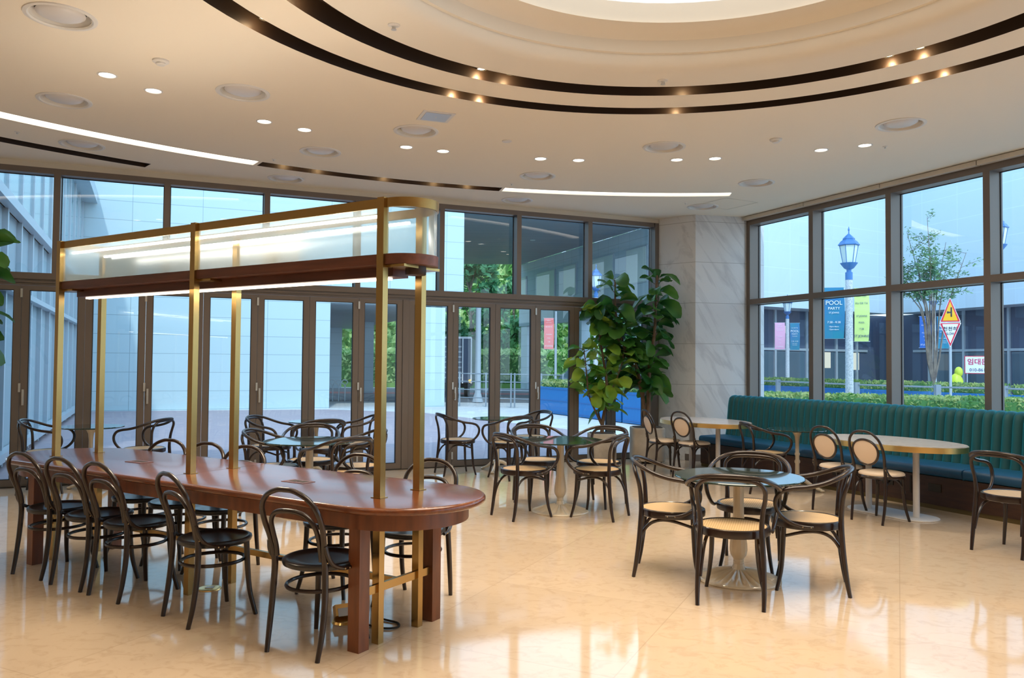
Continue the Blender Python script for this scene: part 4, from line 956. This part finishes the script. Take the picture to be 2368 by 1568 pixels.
def cloth(w, z0, z1, x0, bow, n=10):
    vs = []; fs = []
    for j in range(n + 1):
        z = z0 + (z1 - z0) * j / n; yy = bow * sin(pi * j / n)
        xs = [x0, x0 + w * .5, x0 + w]
        for y_ in (0, .006):
            for k, x in enumerate(xs): vs.append((x + (.02 * sin(3.1 * j / n) if k == 2 else 0), yy + y_ - .01, z))
    for j in range(n):
        a = j * 6; b = a + 6
        for k in (0, 1): fs += [(a + k, a + k + 1, b + k + 1, b + k), (a + 3 + k, b + 3 + k, b + 4 + k, a + 4 + k)]
        fs += [(a, b, b + 3, a + 3), (a + 2, a + 5, b + 5, b + 2)]
    fs += [(0, 3, 4, 1), (1, 4, 5, 2)]; e = n * 6; fs += [(e, e + 1, e + 4, e + 3), (e + 1, e + 2, e + 5, e + 4)]
    return MB().add(vs, fs)
def banner(lab, mat, x, y, rz, x0, w, z0, z1, lines, ink='white', arm=True, bow=-.03):
    t = thing('street_banner', lab, 'banner', (x, y, 0), rz)
    c = cloth(w, z0, z1, x0, bow).build('banner_cloth', mat, t, angle=60)
    if arm:
        for z in (z0, z1): MB().tube([((.09 if x0 >= 0 else -.09), 0, z), (x0 + w + .03 if x0 >= 0 else x0 - .03, 0, z)], .008, 6, smooth=False).build('bracket_arm', 'pole_grey', t)
    for s, f, sz in lines:
        text_mesh('lettering', s, sz, ink, c, (x0 + w / 2, -.024 + bow * sin(pi * f), z0 + (z1 - z0) * f))
    return t
PT = [('KU DE TA', .80, .060), ('POOL', .66, .135), ('PARTY', .565, .085), ('ST.JOHNS', .49, .05), ('7.28 - 8.28', .30, .065), ('10pm-dawn', .22, .045), ('12am-dawn', .165, .045)]
def plines(s, cut=99): return [(a, b, c * s) for a, b, c in PT][:cut]
OT = [('PARTY', .90, .05), ('EVERY WEEK', .84, .035), ('KU DE TA', .70, .055), ('ST.JOHNS', .46, .05), ('POOL', .34, .045), ('7.28', .22, .05), ('ST.JOHNS', .08, .07)]
lantern_post(7.17, 17.0, 4.33, 'nearest blue lantern street lamp outside the second right-hand window bay', -.25)
banner('teal banner with white lettering on the nearest street lamp, left of its pole', 'teal_cloth', 7.17, 17.0, -.25, -.51, .40, 2.03, 3.12, plines(.95))
banner('yellow-green banner on the nearest street lamp, right of its pole', 'yellow_cloth', 7.17, 17.0, -.25, .10, .28, 1.97, 3.10, OT, 'char_navy')
lantern_post(12.4, 36.0, 4.55, 'distant blue lantern street lamp outside the window bay beside the marble column', -.3, .09)
banner('pink banner with pale lettering on the distant street lamp beside the column bay', 'pink_cloth', 12.4, 36.0, -.3, -.54, .43, 2.16, 3.36, OT)
banner('small teal banner on the distant street lamp beside the column bay', 'teal_cloth', 12.4, 36.0, -.3, .11, .40, 2.14, 3.34, plines(1.0))
lantern_post(15.3, 29.0, 4.5, 'blue lantern street lamp behind the triangular road signs', -.4, .08)
banner('blue banner with white lettering on the lamp behind the road signs', 'blue_cloth', 15.3, 29.0, -.4, -.46, .36, 2.12, 3.27, OT)
banner('teal banner partly hidden behind the triangular road signs', 'teal_cloth', 15.3, 29.0, -.4, .10, .40, 2.10, 3.25, plines(1.0))
lantern_post(10.97, 18.0, 4.9, 'blue lantern street lamp at the far right, mostly behind a window mullion', -.4)
lantern_post(2.85, 27.2, 4.75, 'blue lantern street lamp behind the tops of the fiddle-leaf figs', 0.)
bp2 = thing('banner_pole', 'slim grey pole carrying the coral banner outside the folding doors', 'pole', (1.64, 30, 0))
MB().lathe([(.05, 0), (.045, 3.4)], (0, 0, 0), 10).build('shaft', 'pole_grey', bp2)
banner('coral red banner with pale lettering outside the doors above the blue planters', 'red_cloth', 1.69, 30.0, 0, -.49, .36, 1.98, 3.14, OT)
gp = thing('steel_lamp_pole', 'tall plain grey steel pole rising outside the folding doors near the railing', 'pole', (-1.24, 29.4, 0))
MB().lathe([(.20, 0), (.20, .04), (.13, .30), (.115, .34), (.095, 3.9)], (0, 0, 0), 20).build('shaft', 'pole_grey', gp)
wp = thing('white_bollard_post', 'white post with a dark middle band beside the white column outside', 'post', (-3.27, 26.9, 0))
MB().bb(-.05, .05, -.05, .05, 0, 1.05).bb(-.05, .05, -.05, .05, 1.2, 2.3).build('shaft', 'white', wp, flat=True)
MB().bb(-.055, .055, -.055, .055, 1.05, 1.2).build('dark_band', 'gap', wp, flat=True)
br_ = thing('bicycle_rack', 'looped silver bicycle rack in the passage outside', 'bicycle rack', (-6.55, 29.3, 0), .2)
for k in range(3):
    x = k * .22; MB().tube([(x, 0, .0), (x, 0, .55), (x - .12, 0, .68), (x - .02, 0, .78), (x + .10, 0, .70), (x + .02, 0, .55), (x + .02, .4, .0)], .018, 6).build('loop', 'alu', br_)
def railing(lab, pts, z, rails, pw=.05, mat='rail_grey', n=None):
    t = thing('street_railing', lab, 'railing', (pts[0][0], pts[0][1], 0))
    o = Vector(pts[0])
    for p in pts:
        MB().bb(p[0] - o.x - pw / 2, p[0] - o.x + pw / 2, p[1] - o.y - pw / 2, p[1] - o.y + pw / 2, 0, z).build('post', mat, t, flat=True)
    for h in rails:
        MB().tube([(p[0] - o.x, p[1] - o.y, h) for p in pts], .016 if pw < .08 else .022, 6, smooth=False).build('rail', mat, t)
    return t
railing('grey street railing outside the folding doors around the steel pole', [(-1.75, 27.0), (-.85, 26.6), (-.02, 26.2), (.10, 26.2), (.95, 25.6), (1.6, 25.0)], 1.12, (1.08, .82, .55, .28), .05)
railing('grey cable railing across the road beyond the near hedge at the right', [(7.0, 26.6), (8.05, 24.2), (9.0, 20.9), (10.1, 19.0), (11.25, 18.3), (12.2, 15.6)], 1.02, (.96, .60), .12)
tr = thing('cargo_truck', 'dark ribbed truck body with white edges parked beyond the railing outside', 'truck', (-3.0, 32.6, 0))
MB().bb(0, 1.35, 0, 4, .62, 2.45).build('cargo_body', 'shop_dark', tr, flat=True)
for x in (.0, 1.0, 1.35): MB().bb(x - .025, x + .025, -.05, 0, .6, 2.47).build('white_edge', 'white', tr, flat=True)
MB().bb(0, 1.35, -.04, 0, 2.42, 2.5).build('top_edge', 'white', tr, flat=True)
for k in range(7): MB().bb(.1, .95, -.03, 0, .8 + k * .21, .86 + k * .21).build('rib', 'pole_grey', tr, flat=True)
MB().bb(.1, 1.25, .2, 3.8, .42, .62).build('chassis', 'gap', tr, flat=True)
for x in (.2, 1.15):
    w = MB(Matrix.Translation((x, .6, .36)) @ Matrix.Rotation(pi / 2, 4, 'Y')); w.lathe([(0, -.1), (.36, -.1), (.36, .1), (0, .1)], (0, 0, 0), 24).build('wheel', 'gap', tr)
MB().ball((1.30, -.08, .70), .06, 10, 6).build('marker_lamp', 'orange_lamp', tr)
car = thing('car_stand_in', 'dark car shape standing in for unclear silhouettes above the blue planters outside the doors', 'car', (1.2, 31.5, 0), .0)  # generic car added in place of unclear dark silhouettes
cpts = [(0, .35), (.05, .62), (.55, .78), (1.05, 1.22), (2.3, 1.25), (2.9, .85), (3.6, .74), (3.7, .4), (3.6, .3), (0.1, .3)]
vs = [(x, 0, z) for x, z in cpts] + [(x, 1.5, z) for x, z in cpts]; n = len(cpts)
MB().add(vs, [tuple(range(n)), tuple(range(n, 2 * n))[::-1]] + [(k, n + k, n + (k + 1) % n, (k + 1) % n) for k in range(n)]).build('body', 'shop_glass', car, flat=True)
for x in (.75, 2.95):
    for y in (.1, 1.4):
        MB(Matrix.Translation((x, y, .31)) @ Matrix.Rotation(pi / 2, 4, 'X')).lathe([(0, -.1), (.31, -.1), (.31, .1), (0, .1)], (0, 0, 0), 20).build('wheel', 'gap', car)

# hedges and planters
def leafy(m, x0, x1, y0, y1, z0, z1, n, s, seed=1):
    """leaf cards scattered over the top and sides of a clipped block"""
    rnd = random.Random(seed)
    A = [(x1 - x0) * (y1 - y0), (x1 - x0) * (z1 - z0), (y1 - y0) * (z1 - z0)]
    for _ in range(n):
        q = rnd.random() * (A[0] + 2 * A[1] + 2 * A[2])
        x, y, z = rnd.uniform(x0, x1), rnd.uniform(y0, y1), rnd.uniform(z0, z1)
        if q < A[0]: z = z1
        elif q < A[0] + A[1]: y = y0
        elif q < A[0] + 2 * A[1]: y = y1
        elif q < A[0] + 2 * A[1] + A[2]: x = x0
        else: x = x1
        j = s * .9
        c = Vector((x + rnd.uniform(-j, j), y + rnd.uniform(-j, j), z + rnd.uniform(-j, j)))
        a = Vector((rnd.gauss(0, 1), rnd.gauss(0, 1), rnd.gauss(0, 1))).normalized(); b = a.orthogonal().normalized(); k = s * rnd.uniform(.6, 1.2)
        m.add([c - a * k, c - b * k * .5, c + a * k, c + b * k * .5], [(0, 1, 2, 3)])
    return m
def planter(lab, x, y, a, L_, w, h, hh, seed, n=1300, s=.045):
    t = thing('blue_planter', lab, 'planter', (x, y, 0), a)
    MB().bb(.01, L_ - .01, 0, w, 0, h).build('planter_box', 'planter_blue', t, flat=True)
    for z in (.06, h * .5, h - .05): MB().bb(.03, L_ - .03, -.012, 0, z - .008, z + .008).build('rib', 'lantern_blue', t, flat=True)
    g = MB().bb(.06, L_ - .06, .06, w - .06, h - .02, hh - .04).build('hedge_plants', 'hedge_core', t, flat=True)
    leafy(MB(), .04, L_ - .04, .04, w - .04, h, hh, n, s, seed).build('leaves', 'hedge', g, flat=True)
    return t
pa = atan2(-5.6, 2.75)
for k in range(4):
    planter(['blue planter box with clipped hedge outside the doors, farthest left of its row', 'second blue planter box with clipped hedge outside the doors', 'blue planter box with hedge seen behind the light green fig', 'blue planter box with hedge seen between the two figs'][k], .85 + 2.72 * .35 * k + 0 * k, 23.9 - 2.0 * k, pa, 2.12 if k < 3 else 1.2, .6, .76, .93, k + 1)
pb = atan2(-8, 4)
for k in range(6):
    planter(['farthest-left blue planter beyond the railing at the right windows', 'blue planter beyond the railing, left of the nearest street lamp', 'blue planter beyond the railing, right of the nearest street lamp', 'blue planter beyond the railing below the road signs', 'blue planter beyond the railing right of the road signs', 'blue planter beyond the railing at the far right'][k], 9.0 + 1.02 * k, 29.2 - 2.04 * k, pb, 2.0, .6, .72, .96, 20 + k, 900)
hd_a = atan2(-2.2, 4.6)
nh = thing('clipped_hedge', 'low clipped yellow-green hedge just outside the right windows behind the bench', 'hedge', (4.55, 15.84, 0), hd_a)
MB().bb(0, 6.0, 0, .8, 0, .84).build('hedge_core', 'hedge_core', nh, flat=True)
leafy(MB(), 0, 6.0, 0, .8, .35, .88, 9000, .04, 77).build('leaves', 'hedge', nh, flat=True)

# road signs
rs = thing('road_sign_post', 'two triangular road signs on one grey post, yellow junction warning over white slow sign', 'road sign', (12.06, 22.0, 0), -.45)
MB().lathe([(.035, 0), (.035, 2.6)], (0, .03, 0), 12).build('post', 'pole_grey', rs)
def tri(cz, h, w, up, ins, d):
    s = 1 if up else -1
    k = ins; pts = [(0, cz + s * (h / 2 - k * 1.9)), (w / 2 - k * 1.35, cz - s * (h / 2 - k)), (-w / 2 + k * 1.35, cz - s * (h / 2 - k))]
    P = []
    for i in range(3):
        a, b, c = Vector(pts[i - 1]), Vector(pts[i]), Vector(pts[(i + 1) % 3]); r = .03 if ins < .05 else .012
        for t in range(4):
            f = t / 3; p1 = b + (a - b).normalized() * r; p2 = b + (c - b).normalized() * r; P.append(p1 * (1 - f) ** 2 + b * 2 * f * (1 - f) + p2 * f * f)
    n = len(P)
    return MB().add([(p.x, d, p.y) for p in P] + [(p.x, d + .006, p.y) for p in P], [tuple(range(n)), tuple(range(n, 2 * n))[::-1]] + [(k, (k + 1) % n, n + (k + 1) % n, n + k) for k in range(n)])
up = tri(3.015, .69, .52, True, 0, -.01).build('warning_plate', 'white', rs, flat=True)
tri(3.015, .69, .52, True, .016, -.016).build('red_border', 'sign_red', up, flat=True)
tri(3.005, .69, .52, True, .055, -.022).build('yellow_field', 'sign_yellow', up, flat=True)
MB().bb(.01, .045, -.030, -.024, 2.82, 3.08).bb(-.05, .01, -.030, -.024, 2.925, 2.960).bb(-.075, -.04, -.030, -.024, 2.915, 2.970).build('junction_symbol', 'sign_black', up, flat=True)
lo = tri(2.315, .69, .54, False, 0, -.01).build('slow_plate', 'white', rs, flat=True)
tri(2.315, .69, .54, False, .016, -.016).build('red_border', 'sign_red', lo, flat=True)
tri(2.330, .69, .54, False, .055, -.022).build('white_field', 'white', lo, flat=True)
text_mesh('lettering', '천천히', .13, 'sign_black', lo, (0, -.030, 2.44), bold=.001)
text_mesh('lettering', 'SLOW', .10, 'sign_black', lo, (0, -.030, 2.32), sx=.7)
rn = thing('rental_notice', 'white notice with red and dark lettering on the shopfront across the street', 'sign', (21.0, 36.0, 0), -.52)
MB().bb(-.52, .75, 0, .02, 1.16, 1.90).build('board', 'white', rn, flat=True)
MB().bb(-.55, .78, .01, .03, 1.13, 1.93).build('rim', 'sign_red', rn, flat=True)
text_mesh('lettering', '임대문의', .30, 'char_red', rn, (.10, -.004, 1.56), bold=.006)
text_mesh('lettering', '010-8614-1', .19, 'char_navy', rn, (.08, -.004, 1.24), bold=.002)
for x, h in ((-.45, 1.14), (.68, 1.14)): MB().bb(x - .02, x + .02, .01, .03, 0, h).build('stand_leg', 'pole_grey', rn, flat=True)
yf = thing('chartreuse_figure', 'rounded chartreuse object with two lobes beside the shopfront across the street', 'seat', (18.1, 32.6, 0))  # unclear figure-like shape, built as two plain lobes
MB().ball((0, 0, .60), (.30, .24, .58), 20, 12).build('body', 'chartreuse', yf)
MB().ball((.10, 0, 1.22), (.16, .15, .22), 18, 10).build('upper_lobe', 'chartreuse', yf)

# trees ----------------------------------------------------------------
def tree(x, y, H, R, lab, seed, mat='tree_green', n=1500, s=.22, zc=.55, lean=0.0, rtr=.16, bark='bark', group='green trees beyond the road'):
    rnd = random.Random(seed)
    t = thing('roadside_tree', lab, 'tree', (x, y, 0), 0, group)
    tm = MB(); pts = [(0, 0, 0), (lean * .3, 0, H * .25), (lean * .7, .1, H * .5), (lean, 0, H * .9)]
    tm.tube(pts, [rtr, rtr * .85, rtr * .6, rtr * .2], 8, sub=3)
    blobs = []
    for k in range(14):
        a = rnd.uniform(0, 6.28); z = H * rnd.uniform(zc - .26, .95); rr = R * (1.05 - .55 * abs(z / H - zc) / .5) * rnd.uniform(.25, .8)
        c = Vector((lean * z / H + rr * cos(a), rr * sin(a), z)); blobs.append((c, R * rnd.uniform(.28, .5)))
        tm.tube([(lean * z / H * .7, 0, z * .72), tuple(c * .98)], [rtr * .35, rtr * .1], 5, smooth=False)
    tm.build('trunk', bark, t)
    m = MB()
    for _ in range(n):
        c, r = rnd.choice(blobs); d = Vector((rnd.gauss(0, 1), rnd.gauss(0, 1), rnd.gauss(0, .8))).normalized() * r * rnd.uniform(.4, 1.05)
        p = c + d; a = Vector((rnd.gauss(0, 1), rnd.gauss(0, 1), rnd.gauss(0, 1))).normalized(); b = a.orthogonal().normalized(); k = s * rnd.uniform(.6, 1.3)
        m.add([p - a * k, p - b * k * .6, p + a * k, p + b * k * .6], [(0, 1, 2, 3)])
    m.build('crown', mat, t, flat=True)
    return t
random.seed(3)
tx = [(-16.2, 49, 9, 1.75, 0), (-11.4, 49, 9, 1.75, .5), (-18.6, 54.5, 11, 1.8, 0), (-6.9, 49, 9, 1.75, .5), (-13.8, 54.5, 11, 1.8, 0), (-2.4, 49, 9, 1.75, -.2), (-9.1, 54.5, 11, 1.8, .2), (-4.5, 54.5, 11, 1.8, 0), (.1, 54.5, 11, 1.8, 0), (2.1, 49, 9, 1.75, -.2), (4.7, 54.5, 11, 1.8, .2), (6.7, 49, 9, 1.75, 0), (9.3, 54.5, 11, 1.8, 0), (11.3, 49, 9, 1.75, 0)]
pl = ['behind the passage at its far left', 'with a pale leaning trunk in the passage gap', 'deep in the row behind the passage', 'with a dark leaning trunk right of the shaded column', 'behind the white column', 'left of the steel pole behind the truck', 'just left of the steel pole', 'behind the steel pole', 'right of the steel pole above the railing', 'behind the coral banner on its left', 'behind the coral banner on its right', 'above the dark car shape', 'hidden behind the figs', 'at the far left of the row']
for i, (x, y, H, R, le) in enumerate(tx):
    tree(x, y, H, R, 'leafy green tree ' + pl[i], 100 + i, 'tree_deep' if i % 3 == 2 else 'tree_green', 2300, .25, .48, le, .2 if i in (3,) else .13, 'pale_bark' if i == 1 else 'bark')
sh = thing('shrub_row', 'continuous low green shrub row on the bank beyond the road', 'shrubs', (-18, 46.2, 0)); sh['kind'] = 'stuff'
MB().bb(0, 30, 0, .9, 0, 1.9).build('shrub_core', 'hedge_core', sh, flat=True)
leafy(MB(), 0, 30, -.05, .95, .2, 2.1, 7000, .16, 9).build('leaves', 'tree_green', sh, flat=True)
wd = thing('woodland', 'dense sunlit woodland filling the view beyond the road', 'woodland', (-26, 61, 0)); wd['kind'] = 'stuff'
MB().bb(0, 42, 1.5, 3.5, 0, 9.5).build('undergrowth', 'hedge_core', wd, flat=True)
leafy(MB(), 0, 42, 0, 1.4, .3, 11.5, 9000, .34, 31).build('leaves', 'tree_green', wd, flat=True)
# young tree outside the third right-hand window bay
rnd = random.Random(4)
yt = thing('young_tree', 'slender many-stemmed young tree with sparse leaves outside behind the road signs', 'tree', (12.75, 24.2, 0))
tm = MB(); lm = MB()
for k in range(11):
    a = rnd.uniform(-1.0, 1.0); L_ = rnd.uniform(4.4, 6.2) - abs(a) * .8
    tip = Vector((a * 1.45, rnd.uniform(-.6, .6), L_)); b0 = Vector((a * .25, 0, 1.7)); mid = Vector((a * .55, rnd.uniform(-.2, .2), 3.2))
    tm.tube([(0, 0, .9), b0, mid, tip], [.04, .03, .02, .006], 5, sub=3)
    for j in range(13):
        f = rnd.uniform(.15, 1); p = mid.lerp(tip, f); q = p + Vector((rnd.uniform(-.45, .45), rnd.uniform(-.4, .4), rnd.uniform(.05, .4)))
        tm.tube([p, q], [.006, .003], 4, smooth=False)
        for _ in range(22):
            c = p.lerp(q, rnd.uniform(.2, 1.1)) + Vector((rnd.gauss(0, .06), rnd.gauss(0, .06), rnd.gauss(0, .06))); av = Vector((rnd.gauss(0, 1), rnd.gauss(0, 1), rnd.gauss(0, .5))).normalized(); bv = av.orthogonal().normalized(); s = rnd.uniform(.04, .075)
            lm.add([c - av * s, c - bv * s * .4, c + av * s, c + bv * s * .4], [(0, 1, 2, 3)])
tm.tube([(0, 0, 0), (.02, 0, .9)], [.07, .045], 8, smooth=False)
tm.build('stems', 'bark', yt); lm.build('foliage', 'young_leaf', yt, flat=True)
